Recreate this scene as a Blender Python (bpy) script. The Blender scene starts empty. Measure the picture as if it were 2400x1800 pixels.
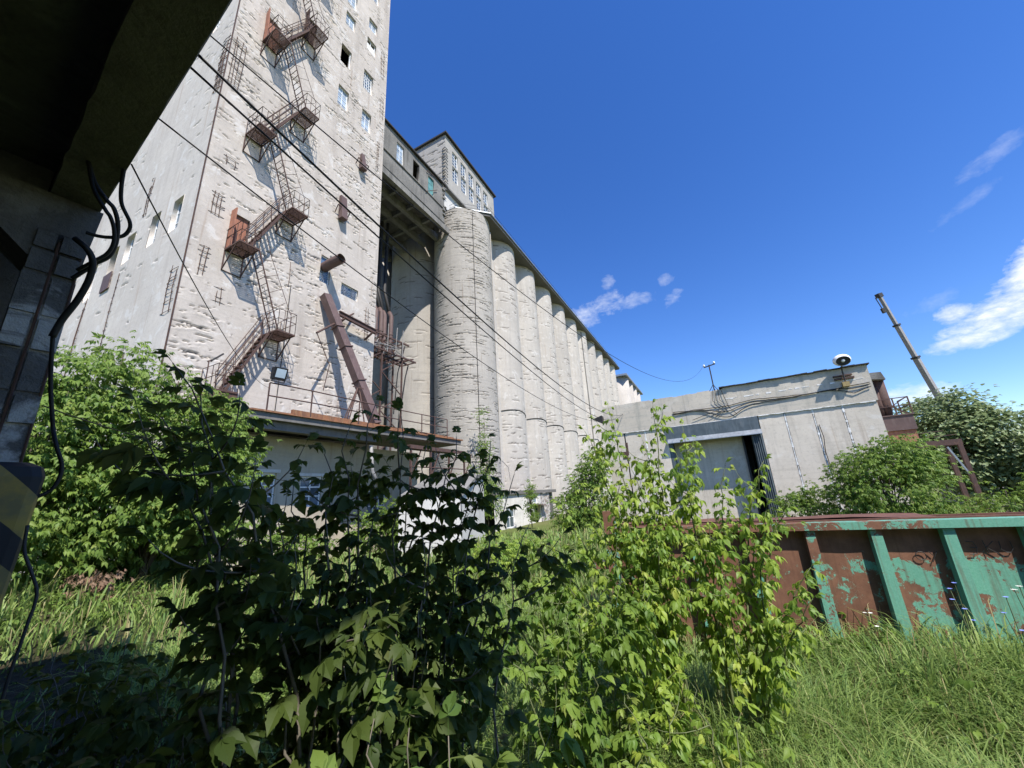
import bpy, math, random
import numpy as np
from mathutils import Vector, Matrix

# ------------------------------------------------------------------ camera, sky, sun, exposure
# site axes: X runs along the silo row (away from the viewer), Y runs to the left of it, Z up; metres
sc = bpy.context.scene
A = math.radians(26.56)


def azv(deg):
    """unit vector for a compass bearing taken from the viewer's heading"""
    a = math.radians(deg) - A
    return Vector((math.cos(a), -math.sin(a), 0))


cam_d = bpy.data.cameras.new('camera')
cam = bpy.data.objects.new('camera', cam_d)
sc.collection.objects.link(cam)
cam_d.sensor_width = 36.0
cam_d.lens = 36.0 * 887.0 / 2400.0
cam_d.clip_start = 0.05
cam_d.clip_end = 3000
_up = Vector((1016.4 - 1200, 2108.2 + 900, -887.0)).normalized()
_f = Vector((0, 0, -1))
_yh = (_f - _up * _f.dot(_up)).normalized()
_xh = _yh.cross(_up)
_R = Matrix((_xh, _yh, _up))
_M = Matrix(((math.sin(A), math.cos(A), 0), (-math.cos(A), math.sin(A), 0), (0, 0, 1)))
cam.matrix_world = Matrix.Translation((0, 0, 1.9)) @ (_M @ _R).to_4x4()
sc.camera = cam

SUN_EL = math.radians(53)
sun_h = azv(151.5)
to_sun = Vector((sun_h.x * math.cos(SUN_EL), sun_h.y * math.cos(SUN_EL), math.sin(SUN_EL)))
sun_d = bpy.data.lights.new('sun', 'SUN')
sun_d.energy = 5.0
sun_d.angle = math.radians(0.5)
sun_d.color = (1.0, 0.95, 0.87)
sun = bpy.data.objects.new('sun', sun_d)
sc.collection.objects.link(sun)
sun.rotation_euler = to_sun.to_track_quat('Z', 'Y').to_euler()

world = bpy.data.worlds.new('World')
sc.world = world
world.use_nodes = True
sc.view_settings.view_transform = 'Standard'
sc.view_settings.look = 'None'
sc.view_settings.gamma = 1.0
sc.view_settings.use_curve_mapping = False
sc.view_settings.exposure = 0.55


class G:
    """tiny node-graph helper"""

    def __init__(self, nt):
        self.nt = nt

    def n(self, kind, **kw):
        nd = self.nt.nodes.new('ShaderNode' + kind)
        for k, v in kw.items():
            if k.startswith('_'):
                setattr(nd, k[1:], v)
            else:
                s = nd.inputs[int(k[1:])] if k[0] == 'i' and k[1:].isdigit() else nd.inputs[k.replace('__', ' ')]
                self.put(s, v)
        return nd

    def put(self, s, v):
        if isinstance(v, bpy.types.NodeSocket):
            self.nt.links.new(v, s)
        elif isinstance(v, bpy.types.Node):
            self.nt.links.new(v.outputs[0], s)
        else:
            if s.type == 'RGBA' and len(v) == 3:
                v = (*v, 1)
            s.default_value = v

    def math(self, op, a, b=0.0, c=None, clamp=False):
        nd = self.n('Math', _operation=op, _use_clamp=clamp, i0=a, i1=b)
        if c is not None:
            self.put(nd.inputs[2], c)
        return nd.outputs[0]

    def vmath(self, op, a, b):
        nd = self.n('VectorMath', _operation=op, i0=a, i1=b)
        return nd.outputs[1] if op == 'DOT_PRODUCT' else nd.outputs[0]

    def mix(self, f, a, b, blend='MIX'):
        nd = self.nt.nodes.new('ShaderNodeMix')
        nd.data_type = 'RGBA'
        nd.blend_type = blend
        self.put(nd.inputs[0], f)
        self.put(nd.inputs[6], a)
        self.put(nd.inputs[7], b)
        return nd.outputs[2]

    def ramp(self, f, lo, hi, a=0.0, b=1.0):
        nd = self.n('MapRange', _clamp=True, i0=f, i1=lo, i2=hi, i3=a, i4=b)
        return nd.outputs[0]

    def noise(self, vec, scale, detail=3.0, rough=0.55, dist=0.0):
        nd = self.n('TexNoise', Vector=vec, Scale=scale, Detail=detail, Roughness=rough, Distortion=dist)
        return nd.outputs[0]

    def scaled(self, vec, s):
        return self.n('VectorMath', _operation='MULTIPLY', i0=vec, i1=s).outputs[0]


def build_sky():
    nt = world.node_tree
    g = G(nt)
    bg = nt.nodes['Background']
    sky = g.n('TexSky', _sky_type='NISHITA', _sun_disc=False, _sun_elevation=SUN_EL,
              _sun_rotation=math.atan2(sun_h.x, sun_h.y), _altitude=200.0, _air_density=1.0, _dust_density=0.05,
              _ozone_density=4.0)
    hs = g.n('HueSaturation', Hue=0.514, Saturation=1.26, Value=1.33, Color=sky)
    d = g.n('TexCoord').outputs['Generated']
    nz = g.noise(d, 17.0, 7.0, 0.62, 0.5)
    nz2 = g.noise(g.scaled(d, (1, 1, 2.2)), 48.0, 6.0, 0.6, 0.3)
    tot = None
    # (bearing, elevation, half width, half height, softness, strength, tilt) of the few small clouds, degrees
    for b, e, w, h, wisp, st, tilt, amp in CLOUDS:
        ctr = azv(b) * math.cos(math.radians(e)) + Vector((0, 0, math.sin(math.radians(e))))
        e1 = azv(b + 90)
        e2 = ctr.cross(e1) * -1
        if e2.z < 0:
            e2 = -e2
        ct, st_ = math.cos(math.radians(tilt)), math.sin(math.radians(tilt))
        e1, e2 = e1 * ct + e2 * st_, e2 * ct - e1 * st_
        u = g.math('MULTIPLY', g.vmath('DOT_PRODUCT', d, tuple(e1)), 1 / math.sin(math.radians(w)))
        v = g.math('MULTIPLY', g.vmath('DOT_PRODUCT', d, tuple(e2)), 1 / math.sin(math.radians(h)))
        front = g.math('GREATER_THAN', g.vmath('DOT_PRODUCT', d, tuple(ctr)), 0.5)
        r2 = g.math('ADD', g.math('MULTIPLY', u, u), g.math('MULTIPLY', v, v))
        m = g.math('SUBTRACT', g.math('ADD', g.math('MULTIPLY', g.math('SUBTRACT', nz, 0.5), amp),
                                      g.math('MULTIPLY', g.math('SUBTRACT', nz2, 0.5), amp * .5)), r2)
        m = g.math('MULTIPLY', g.math('MULTIPLY', g.ramp(m, -0.75, -0.75 + wisp), front), st)
        tot = m if tot is None else g.math('MAXIMUM', tot, m)
    # underside of the clouds a little greyer
    col = g.mix(g.ramp(nz2, 0.35, 0.65), (6.0, 6.3, 6.7), (7.4, 7.5, 7.7))
    out = g.mix(tot, hs, col)
    g.put(bg.inputs['Color'], out)
    bg.inputs['Strength'].default_value = 0.115


CLOUDS = [(12.6, 25.4, 3.4, 2.3, 1.9, 0.95, 20, 2.2), (16, 26.6, 4.2, 2.0, 2.1, 0.85, 18, 3.0), (20.5, 26.4, 3.2, 1.2, 2.4, 0.55, 0, 3.4), (26, 25.4, 1.8, 1.1, 2.2, 0.5, 45, 3.2), (25.4, 28, 1.2, 1.0, 2.2, 0.45, 0, 3), (16.8, 29.3, 1.4, 1.2, 2.2, .5, 60, 3),
          (54.5, 13.4, 5.2, 2.2, 0.8, 1.0, 16, 1.5), (58.5, 16.0, 4.5, 3.6, 0.9, 1.0, 20, 1.7), (52.5, 12.0, 4.0, 1.3, 1.0, 0.95, 8, 1.5), (51.8, 14.6, 1.7, 1.3, 1.0, .9, 0, 1.6),
          (57.6, 27.0, 2.8, 0.9, 2.6, 0.32, 22, 3.4), (55.4, 24.2, 2.8, 0.7, 2.6, 0.22, 22, 3.4), (50.5, 16.2, 2.6, 0.9, 2.6, 0.25, 10, 3.4),
          (46.7, 7.4, 4.5, 1.7, 1.2, 0.95, 0, 1.8), (55, 3.5, 6.0, 1.8, 1.4, 0.85, 4, 1.8)]
build_sky()

# ------------------------------------------------------------------ geometry helpers
C = sc.collection
WPOS = {}
rnd = random.Random(7)
rng = np.random.default_rng(11)


def tag(o, label=None, cat=None, group=None, kind=None):
    for k, v in (('label', label), ('category', cat), ('group', group), ('kind', kind)):
        if v:
            o[k] = v
    return o


def link(o, pos, parent=None):
    C.objects.link(o)
    pos = Vector(pos)
    WPOS[o.name] = pos
    if parent is not None:
        o.parent = parent
        o.location = pos - WPOS[parent.name]
    else:
        o.location = pos
    return o


def thing(name, label, cat, loc, group=None):
    o = bpy.data.objects.new(name, None)
    o.empty_display_size = 0.2
    link(o, loc)
    return tag(o, label, cat, group)


class MB:
    """collects quads, boxes, beams and tubes; build() links them as ONE mesh object"""

    def __init__(self, M=None):
        self.v, self.f, self.M = [], [], M

    def add(self, vs, fs):
        k = len(self.v)
        self.v += [tuple(p) for p in vs]
        self.f += [tuple(i + k for i in f) for f in fs]
        return self

    def box(self, x0, x1, y0, y1, z0, z1):
        return self.add([(x0, y0, z0), (x1, y0, z0), (x1, y1, z0), (x0, y1, z0), (x0, y0, z1), (x1, y0, z1), (x1, y1, z1), (x0, y1, z1)],
                        [(0, 3, 2, 1), (4, 5, 6, 7), (0, 1, 5, 4), (1, 2, 6, 5), (2, 3, 7, 6), (3, 0, 4, 7)])

    def beam(self, p, q, w, h, up=(0, 0, 1)):
        p, q = Vector(p), Vector(q)
        d = (q - p).normalized()
        up = Vector(up)
        if abs(d.dot(up)) > 0.98:
            up = Vector((1, 0, 0))
        sd = d.cross(up).normalized() * (w / 2)
        u = sd.cross(d).normalized() * (h / 2)
        c = [p - sd - u, p + sd - u, p + sd + u, p - sd + u, q - sd - u, q + sd - u, q + sd + u, q - sd + u]
        return self.add(c, [(0, 1, 2, 3), (7, 6, 5, 4), (0, 4, 5, 1), (1, 5, 6, 2), (2, 6, 7, 3), (3, 7, 4, 0)])

    def tube(self, pts, r, n=6, caps=True):
        pts = [Vector(p) for p in pts]
        rs = r if isinstance(r, (list, tuple)) else [r] * len(pts)
        ref = None
        rings = []
        for i, p in enumerate(pts):
            d = (pts[min(i + 1, len(pts) - 1)] - pts[max(i - 1, 0)]).normalized()
            if ref is None:
                ref = Vector((0, 0, 1)) if abs(d.z) < 0.9 else Vector((1, 0, 0))
            a = d.cross(ref).normalized()
            b = a.cross(d).normalized()
            ref = b
            rings.append([p + (a * math.cos(2 * math.pi * k / n) + b * math.sin(2 * math.pi * k / n)) * rs[i] for k in range(n)])
        fs = []
        for i in range(len(pts) - 1):
            for k in range(n):
                fs.append((i * n + k, i * n + (k + 1) % n, (i + 1) * n + (k + 1) % n, (i + 1) * n + k))
        if caps:
            fs.append(tuple(reversed(range(n))))
            fs.append(tuple((len(pts) - 1) * n + k for k in range(n)))
        return self.add([p for ring in rings for p in ring], fs)

    def prism(self, poly, z0, z1):
        n = len(poly)
        vs = [(x, y, z0) for x, y in poly] + [(x, y, z1) for x, y in poly]
        fs = [tuple(reversed(range(n))), tuple(range(n, 2 * n))]
        fs += [(i, (i + 1) % n, n + (i + 1) % n, n + i) for i in range(n)]
        return self.add(vs, fs)

    def build(self, name, mat, parent=None, smooth=False, kind=None, label=None):
        v = np.array(self.v, dtype=float)
        if self.M is not None:
            m = np.array(self.M)
            v = v @ m[:3, :3].T + m[:3, 3]
        return mesh_obj(name, v, self.f, mat, parent, smooth, kind, label)


def mesh_obj(name, v, f, mat, parent=None, smooth=False, kind=None, label=None, attrs=None):
    v = np.asarray(v, dtype=float)
    lo, hi = v.min(0), v.max(0)
    org = np.array([(lo[0] + hi[0]) / 2, (lo[1] + hi[1]) / 2, lo[2]])
    me = bpy.data.meshes.new(name)
    if isinstance(f, np.ndarray):
        n = f.shape[1]
        me.vertices.add(len(v))
        me.vertices.foreach_set('co', (v - org).astype(np.float32).ravel())
        me.loops.add(f.size)
        me.loops.foreach_set('vertex_index', f.astype(np.int32).ravel())
        me.polygons.add(len(f))
        me.polygons.foreach_set('loop_start', np.arange(0, f.size, n, dtype=np.int32))
        me.update(calc_edges=True)
        me.validate()
    else:
        me.from_pydata([tuple(p) for p in (v - org)], [], f)
        me.update()
    if attrs:
        for k, a in attrs.items():
            at = me.attributes.new(k, 'FLOAT', 'POINT')
            at.data.foreach_set('value', np.asarray(a, dtype=np.float32))
    if smooth:
        me.polygons.foreach_set('use_smooth', np.ones(len(me.polygons), dtype=bool))
    me.materials.append(mat)
    o = bpy.data.objects.new(name, me)
    link(o, org, parent)
    if kind:
        o['kind'] = kind
    if label:
        o['label'] = label
    return o


def dup(o, pos, parent, rot=None, scale=None):
    c = o.copy()
    C.objects.link(c)
    c.parent = parent
    pos = Vector(pos)
    c.location = pos - WPOS[parent.name]
    WPOS[c.name] = pos
    if rot is not None:
        c.rotation_euler = rot
    if scale is not None:
        c.scale = (scale,) * 3
    return c


def frame(origin, bearing):
    """local frame: X to the right, Y away along the bearing"""
    y = azv(bearing)
    x = azv(bearing + 90)
    return Matrix(((x.x, y.x, 0, origin[0]), (x.y, y.y, 0, origin[1]), (0, 0, 1, origin[2]), (0, 0, 0, 1)))


def vnoise(shape, cell, seed):
    """smooth value noise on a 2-D grid, cell = grid steps per lattice cell"""
    r = np.random.default_rng(seed)
    nx, ny = int(shape[0] / cell[0]) + 3, int(shape[1] / cell[1]) + 3
    L = r.random((nx, ny)) * 2 - 1
    x = np.arange(shape[0]) / cell[0]
    y = np.arange(shape[1]) / cell[1]
    xi, yi = x.astype(int), y.astype(int)
    fx, fy = x - xi, y - yi
    fx, fy = fx * fx * (3 - 2 * fx), fy * fy * (3 - 2 * fy)
    a = L[np.ix_(xi, yi)] * (1 - fx)[:, None] + L[np.ix_(xi + 1, yi)] * fx[:, None]
    b = L[np.ix_(xi, yi + 1)] * (1 - fx)[:, None] + L[np.ix_(xi + 1, yi + 1)] * fx[:, None]
    return a * (1 - fy)[None, :] + b * fy[None, :]


# ------------------------------------------------------------------ materials
def new_mat(name):
    m = bpy.data.materials.new(name)
    m.use_nodes = True
    return m, G(m.node_tree), m.node_tree.nodes['Principled BSDF']


def concrete(name, c_light, c_dark, c_stain, stain=0.5, gash=False, bump=0.35, white=0.0, streak=(1.3, 1.3, 0.12)):
    m, g, b = new_mat(name)
    p = g.n('NewGeometry').outputs['Position']
    big = g.noise(p, 0.35, 5, 0.6)
    mid = g.noise(p, 2.3, 5, 0.65)
    st = g.noise(g.scaled(p, streak), 1.6, 4, 0.6)
    hz = g.noise(g.scaled(p, (0.35, 0.35, 5.5)), 1.4, 4, 0.65)
    fine = g.noise(p, 26, 4, 0.7)
    col = g.mix(g.ramp(big, 0.35, 0.65), c_light, c_dark)
    col = g.mix(g.math('MULTIPLY', g.ramp(mid, 0.45, 0.68), 0.6), col, c_dark)
    col = g.mix(g.math('MULTIPLY', g.ramp(g.noise(p, 7.0, 5, 0.7), 0.54, 0.66), 0.4), col, c_stain)
    col = g.mix(g.math('MULTIPLY', g.ramp(st, 0.52, 0.74), stain), col, c_stain)
    col = g.mix(g.math('MULTIPLY', g.ramp(hz, 0.52, 0.72), 0.3), col, c_stain)
    col = g.mix(g.ramp(fine, 0.3, 0.75, 0.0, 0.25), col, tuple(min(1, x * 1.25) for x in c_light))
    if white > 0:
        wz = g.noise(p, 1.1, 6, 0.7, 0.6)
        col = g.mix(g.math('MULTIPLY', g.ramp(wz, 0.56, 0.62), white), col, (0.72, 0.71, 0.69))
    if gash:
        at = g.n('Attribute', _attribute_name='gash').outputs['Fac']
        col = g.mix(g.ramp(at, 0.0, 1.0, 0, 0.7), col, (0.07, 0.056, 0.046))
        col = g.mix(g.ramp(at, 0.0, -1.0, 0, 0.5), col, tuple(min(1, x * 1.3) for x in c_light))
    rr = g.noise(g.scaled(p, (2.6, 2.6, 0.1)), 1.9, 3, .5)
    col = g.mix(g.math('MULTIPLY', g.ramp(rr, .62, .74), .4), col, (c_stain[0] * .95, c_stain[1] * .72, c_stain[2] * .55))
    tint = g.ramp(g.n('ObjectInfo').outputs['Random'], 0, 1, .93, 1.07)
    col = g.mix(1.0, col, g.n('CombineColor', Red=tint, Green=tint, Blue=tint).outputs[0], 'MULTIPLY')
    g.put(b.inputs['Base Color'], col)
    b.inputs['Roughness'].default_value = 0.92
    b.inputs['Specular IOR Level'].default_value = 0.15
    h = g.math('ADD', g.math('MULTIPLY', fine, 0.4), g.math('ADD', g.math('MULTIPLY', mid, 0.4), g.math('MULTIPLY', hz, 0.15)))
    bp = g.n('Bump', Strength=bump, Distance=0.04, Height=h)
    g.put(b.inputs['Normal'], bp)
    return m


def metal(name, c1, c2, c3, rough=0.75, scale=6.0, metallic=0.0):
    m, g, b = new_mat(name)
    p = g.n('NewGeometry').outputs['Position']
    a = g.noise(p, scale, 6, 0.65)
    d = g.noise(g.scaled(p, (4, 4, 0.8)), scale, 4, 0.6)
    col = g.mix(g.ramp(a, 0.38, 0.62), c1, c2)
    col = g.mix(g.math('MULTIPLY', g.ramp(d, 0.5, 0.7), 0.7), col, c3)
    g.put(b.inputs['Base Color'], col)
    b.inputs['Roughness'].default_value = rough
    b.inputs['Metallic'].default_value = metallic
    b.inputs['Specular IOR Level'].default_value = 0.3
    g.put(b.inputs['Normal'], g.n('Bump', Strength=0.25, Distance=0.01, Height=a))
    return m


def plain(name, col, rough=0.6, spec=0.4, metallic=0.0, var=0.25, scale=8):
    m, g, b = new_mat(name)
    p = g.n('NewGeometry').outputs['Position']
    a = g.noise(p, scale, 4, 0.6)
    c = g.mix(g.ramp(a, 0.35, 0.65), tuple(x * (1 - var) for x in col), tuple(min(1, x * (1 + var)) for x in col))
    g.put(b.inputs['Base Color'], c)
    b.inputs['Roughness'].default_value = rough
    b.inputs['Metallic'].default_value = metallic
    b.inputs['Specular IOR Level'].default_value = spec
    return m


def glass(name, col, rough=0.12, spec=0.9):
    m, g, b = new_mat(name)
    p = g.n('NewGeometry').outputs['Position']
    a = g.noise(p, 1.7, 4, 0.6)
    oi = g.n('ObjectInfo').outputs['Random']
    k = g.math('ADD', g.math('MULTIPLY', oi, 0.55), g.math('MULTIPLY', a, 0.6))
    c = g.mix(g.ramp(k, 0.2, 0.95), tuple(x * 0.45 for x in col), tuple(min(1, x * 1.25) for x in col))
    g.put(b.inputs['Base Color'], c)
    b.inputs['Roughness'].default_value = rough
    b.inputs['Specular IOR Level'].default_value = spec
    return m


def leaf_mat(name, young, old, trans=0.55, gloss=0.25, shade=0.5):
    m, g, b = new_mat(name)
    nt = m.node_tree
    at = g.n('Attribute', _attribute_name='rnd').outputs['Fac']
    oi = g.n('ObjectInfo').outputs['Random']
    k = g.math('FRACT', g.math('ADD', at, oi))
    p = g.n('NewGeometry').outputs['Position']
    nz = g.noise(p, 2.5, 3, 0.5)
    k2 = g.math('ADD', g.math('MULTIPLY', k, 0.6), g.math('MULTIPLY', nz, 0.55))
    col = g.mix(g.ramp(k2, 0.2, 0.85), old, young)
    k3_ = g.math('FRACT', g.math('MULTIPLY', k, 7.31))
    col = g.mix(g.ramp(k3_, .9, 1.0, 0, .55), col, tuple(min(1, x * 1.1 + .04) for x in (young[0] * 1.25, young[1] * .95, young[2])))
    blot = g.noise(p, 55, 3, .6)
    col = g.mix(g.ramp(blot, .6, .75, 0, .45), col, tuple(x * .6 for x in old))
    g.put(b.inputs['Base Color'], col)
    b.inputs['Roughness'].default_value = 0.5
    b.inputs['Specular IOR Level'].default_value = gloss
    tr = g.n('BsdfTranslucent', Color=g.mix(0.5, col, tuple(min(1, x * 1.5) for x in young)))
    mx = nt.nodes.new('ShaderNodeMixShader')
    mx.inputs[0].default_value = trans * 0.6
    nt.links.new(b.outputs[0], mx.inputs[1])
    nt.links.new(tr.outputs[0], mx.inputs[2])
    nt.links.new(mx.outputs[0], nt.nodes['Material Output'].inputs['Surface'])
    return m


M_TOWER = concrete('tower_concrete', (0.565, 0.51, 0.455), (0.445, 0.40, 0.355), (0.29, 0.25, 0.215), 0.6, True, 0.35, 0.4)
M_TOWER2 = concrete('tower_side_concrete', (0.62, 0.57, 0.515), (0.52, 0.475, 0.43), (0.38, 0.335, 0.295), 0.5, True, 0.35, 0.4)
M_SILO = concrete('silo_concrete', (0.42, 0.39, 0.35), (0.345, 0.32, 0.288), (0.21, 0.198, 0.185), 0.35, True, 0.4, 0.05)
M_SILO2 = concrete('pale_silo_concrete', (0.475, 0.44, 0.395), (0.395, 0.365, 0.328), (0.29, 0.265, 0.238), 0.55, True, 0.35, 0.25)
M_GALLERY = concrete('weathered_concrete', (0.25, 0.24, 0.222), (0.16, 0.155, 0.146), (0.06, 0.058, 0.055), 0.85, False, 0.6)
M_PENT = concrete('headhouse_concrete', (0.42, 0.40, 0.37), (0.34, 0.325, 0.30), (0.26, 0.245, 0.23), 0.3, True, 0.4)
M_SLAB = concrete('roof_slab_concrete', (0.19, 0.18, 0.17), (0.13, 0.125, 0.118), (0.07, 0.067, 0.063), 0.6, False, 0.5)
M_DARKC = concrete('dark_concrete', (0.16, 0.15, 0.138), (0.10, 0.095, 0.088), (0.05, 0.047, 0.045), 0.7, False, 0.8, .08)  # concrete in a darker grey tone
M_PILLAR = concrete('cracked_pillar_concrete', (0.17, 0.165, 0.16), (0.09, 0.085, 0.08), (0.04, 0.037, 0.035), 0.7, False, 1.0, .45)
M_WARE = concrete('warehouse_panel_concrete', (0.64, 0.575, 0.49), (0.53, 0.475, 0.40), (0.34, 0.30, 0.25), 0.7, False, 0.35, 0.3)
M_WAREB = concrete('warehouse_parapet_concrete', (0.58, 0.525, 0.445), (0.46, 0.415, 0.35), (0.22, 0.235, 0.215), 0.6, False, 0.45, 0.15)
M_JOINT = plain('white_joint_mortar', (0.70, 0.69, 0.67), 0.9, 0.1)
M_WHITE = concrete('whitewashed_plaster', (0.66, 0.64, 0.60), (0.55, 0.53, 0.50), (0.36, 0.34, 0.31), 0.6, False, 0.4)
M_ANNEX = concrete('annex_plaster', (0.46, 0.41, 0.33), (0.39, 0.345, 0.275), (0.28, 0.245, 0.2), 0.5, False, 0.3)
M_RUST = metal('rusty_brown_steel', (0.095, 0.056, 0.047), (0.07, 0.044, 0.039), (0.15, 0.08, 0.055))
M_RUSTY = metal('orange_rust_sheet', (0.38, 0.17, 0.11), (0.30, 0.13, 0.085), (0.2, 0.09, 0.065), 0.8, 3.0)
M_RUSTROOF = metal('rusted_roof_sheet', (0.27, 0.12, 0.06), (0.16, 0.08, 0.05), (0.33, 0.2, 0.1), 0.85, 4.0)
M_REBAR = metal('rebar_rust', (0.09, 0.05, 0.038), (0.06, 0.036, 0.03), (0.14, 0.07, 0.04))
M_DUCT = metal('maroon_painted_duct', (0.125, 0.082, 0.076), (0.10, 0.066, 0.062), (0.16, 0.115, 0.105), 0.65, 2.0)
M_GALV = metal('galvanised_sheet', (0.34, 0.37, 0.40), (0.26, 0.29, 0.32), (0.20, 0.21, 0.22), 0.45, 2.0, 0.5)
M_BLUEGREY = metal('blue_grey_gate_sheet', (0.10, 0.125, 0.14), (0.075, 0.093, 0.105), (0.15, 0.17, 0.18), 0.5, 2.5, 0.2)
M_BLACK = plain('black_rubber', (0.012, 0.012, 0.013), 0.55, 0.3)
M_DARKMETAL = plain('dark_metal', (0.035, 0.032, 0.03), 0.6, 0.4)
M_GREYPOLE = metal('grey_steel_scaffold', (0.33, 0.32, 0.31), (0.24, 0.23, 0.22), (0.18, 0.14, 0.12), 0.6, 5.0)
M_FRAME = plain('white_window_paint', (0.72, 0.73, 0.74), 0.6, 0.3, 0, 0.12)
M_GLASS = glass('dusty_sky_glass', (0.40, 0.48, 0.56))  # whitish blue base paints the sky reflection into dusty panes
M_GLASSL = glass('grey_blue_glass', (0.16, 0.21, 0.26), .4, .3)
M_GLASSD = glass('dark_glass', (0.10, 0.14, 0.18), 0.08, 0.8)
M_GLASSB = glass('blue_grille_glass', (0.13, 0.20, 0.29), 0.1, 0.8)
M_GLASST = glass('turquoise_board', (0.16, 0.36, 0.36), 0.5, 0.3)
M_BOARD = plain('white_board', (0.72, 0.71, 0.68), 0.8, 0.2)
M_TAR = plain('tar_paper', (0.05, 0.048, 0.046), 0.9, 0.2)
M_LAMPW = plain('white_lamp_shell', (0.75, 0.76, 0.76), 0.4, 0.5)
M_BARK = concrete('bark', (0.13, 0.11, 0.085), (0.085, 0.07, 0.055), (0.05, 0.042, 0.035), 0.5, False, 0.8)
M_TWIG = plain('green_twig', (0.13, 0.15, 0.07), 0.6, 0.3)
M_TWIGD = plain('grey_twig', (0.16, 0.14, 0.11), 0.7, 0.3)

# ------------------------------------------------------------------ ground
def terrain(x, y):
    d = np.hypot(x, y)
    k = np.clip((y - 6.2) / 4.2, 0, 1) * np.clip((6.5 - x) / 2.5, 0, 1)
    return -0.75 * np.clip((d - 12) / 16, 0, 1) ** 1.3 + 0.65 * k * k * (3 - 2 * k) + 0.05 * np.sin(x * 0.9 + 1) * np.cos(y * 0.7) * np.clip(d / 6, 0, 1)


def ground_mat():
    m, g, b = new_mat('soil_and_litter')
    p = g.n('NewGeometry').outputs['Position']
    n1 = g.noise(p, 0.8, 6, 0.65)
    n2 = g.noise(p, 14, 5, 0.7)
    n3 = g.noise(p, 0.06, 4, 0.5)
    col = g.mix(g.ramp(n1, 0.4, 0.6), (0.04, 0.031, 0.021), (0.032, 0.038, 0.016))
    col = g.mix(g.ramp(n2, 0.45, 0.75, 0, 0.6), col, (0.13, 0.10, 0.065))
    dist = g.n('VectorMath', _operation='LENGTH', i0=p).outputs[1]
    col = g.mix(g.ramp(dist, 9, 16), col, g.mix(g.ramp(n3, 0.4, 0.6), (0.10, 0.13, 0.035), (0.15, 0.15, 0.06)))
    g.put(b.inputs['Base Color'], col)
    b.inputs['Roughness'].default_value = 0.95
    b.inputs['Specular IOR Level'].default_value = 0.1
    g.put(b.inputs['Normal'], g.n('Bump', Strength=0.8, Distance=0.03, Height=n2))
    return m


def make_ground():
    r = np.concatenate([np.linspace(0.0, 14, 90), np.geomspace(14.5, 900, 60)])
    th = np.linspace(0, 2 * math.pi, 145)[:-1]
    R, T = np.meshgrid(r, th, indexing='ij')
    X, Y = R * np.cos(T), R * np.sin(T)
    Z = terrain(X, Y)
    v = np.stack([X.ravel(), Y.ravel(), Z.ravel()], 1)
    nt_ = len(th)
    i, j = np.meshgrid(np.arange(len(r) - 1), np.arange(nt_), indexing='ij')
    j2 = (j + 1) % nt_
    f = np.stack([i * nt_ + j, (i + 1) * nt_ + j, (i + 1) * nt_ + j2, i * nt_ + j2], -1).reshape(-1, 4)
    o = mesh_obj('ground', v, f, ground_mat(), smooth=True)
    o['kind'] = 'structure'


make_ground()

# ------------------------------------------------------------------ slip-formed concrete walls
def gash_field(U, Z, n, seed, lr=(0.25, 1.3), hr=(0.035, 0.1), depth=0.07, zb=None, rows=0.28):
    """ragged horizontal tears of slip-formed concrete: displacement and mask"""
    r = np.random.default_rng(seed)
    H = np.zeros((len(U), len(Z)))
    K = np.zeros_like(H)
    u_lo, u_hi = U[0], U[-1]
    z_lo, z_hi = (Z[0], Z[-1]) if zb is None else zb
    rowz = np.arange(z_lo, z_hi, rows)
    dens = r.random(len(rowz)) ** 1.6 + 0.15
    dens /= dens.sum()
    for _ in range(n):
        u0 = r.uniform(u_lo, u_hi)
        z0 = rowz[r.choice(len(rowz), p=dens)] + r.normal(0, 0.06)
        if r.random() > .62 + .7 * math.sin(u0 * .83 + seed) * math.sin(z0 * .31 + seed * 2.1) + .45 * math.sin(u0 * 2.3 + z0 * .9 + seed):
            continue
        L = np.exp(r.uniform(np.log(lr[0]), np.log(lr[1])))
        h = r.uniform(*hr) * (0.6 + 0.5 * L / lr[1])
        ii = np.where(np.abs(U - u0) < L / 2)[0]
        if len(ii) == 0:
            continue
        wig = np.cumsum(r.normal(0, 0.016, len(ii)))
        wig -= wig.mean()
        for k, i in enumerate(ii):
            t = h * math.sqrt(max(0, 1 - ((U[i] - u0) / (L / 2)) ** 2)) * r.uniform(0.35, 1.25)
            zc = z0 + wig[k]
            a, b = np.searchsorted(Z, zc - t / 2), np.searchsorted(Z, zc + t / 2)
            if a >= len(Z):
                continue
            H[i, a:max(b, a + (t > 0.02))] = -depth * r.uniform(0.5, 1.2)
            K[i, a:max(b, a + (t > 0.02))] = 1
            if r.random() < 0.5:
                c = max(0, a - r.integers(1, 3))
                H[i, c:a] = np.where(K[i, c:a] > 0, H[i, c:a], 0.022)
                K[i, c:a] = np.where(K[i, c:a] > 0, K[i, c:a], -0.8)
    return H, K


def coords(lo, hi, step, edges=()):
    e = np.array(sorted(set(round(x, 4) for x in edges if lo < x < hi)))
    u = np.linspace(lo, hi, int(round((hi - lo) / step)) + 1)
    if len(e):
        keep = np.array([np.abs(e - x).min() > step * 0.45 for x in u])
        keep[0] = keep[-1] = True
        u = np.sort(np.concatenate([u[keep], e]))
    return u


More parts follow.
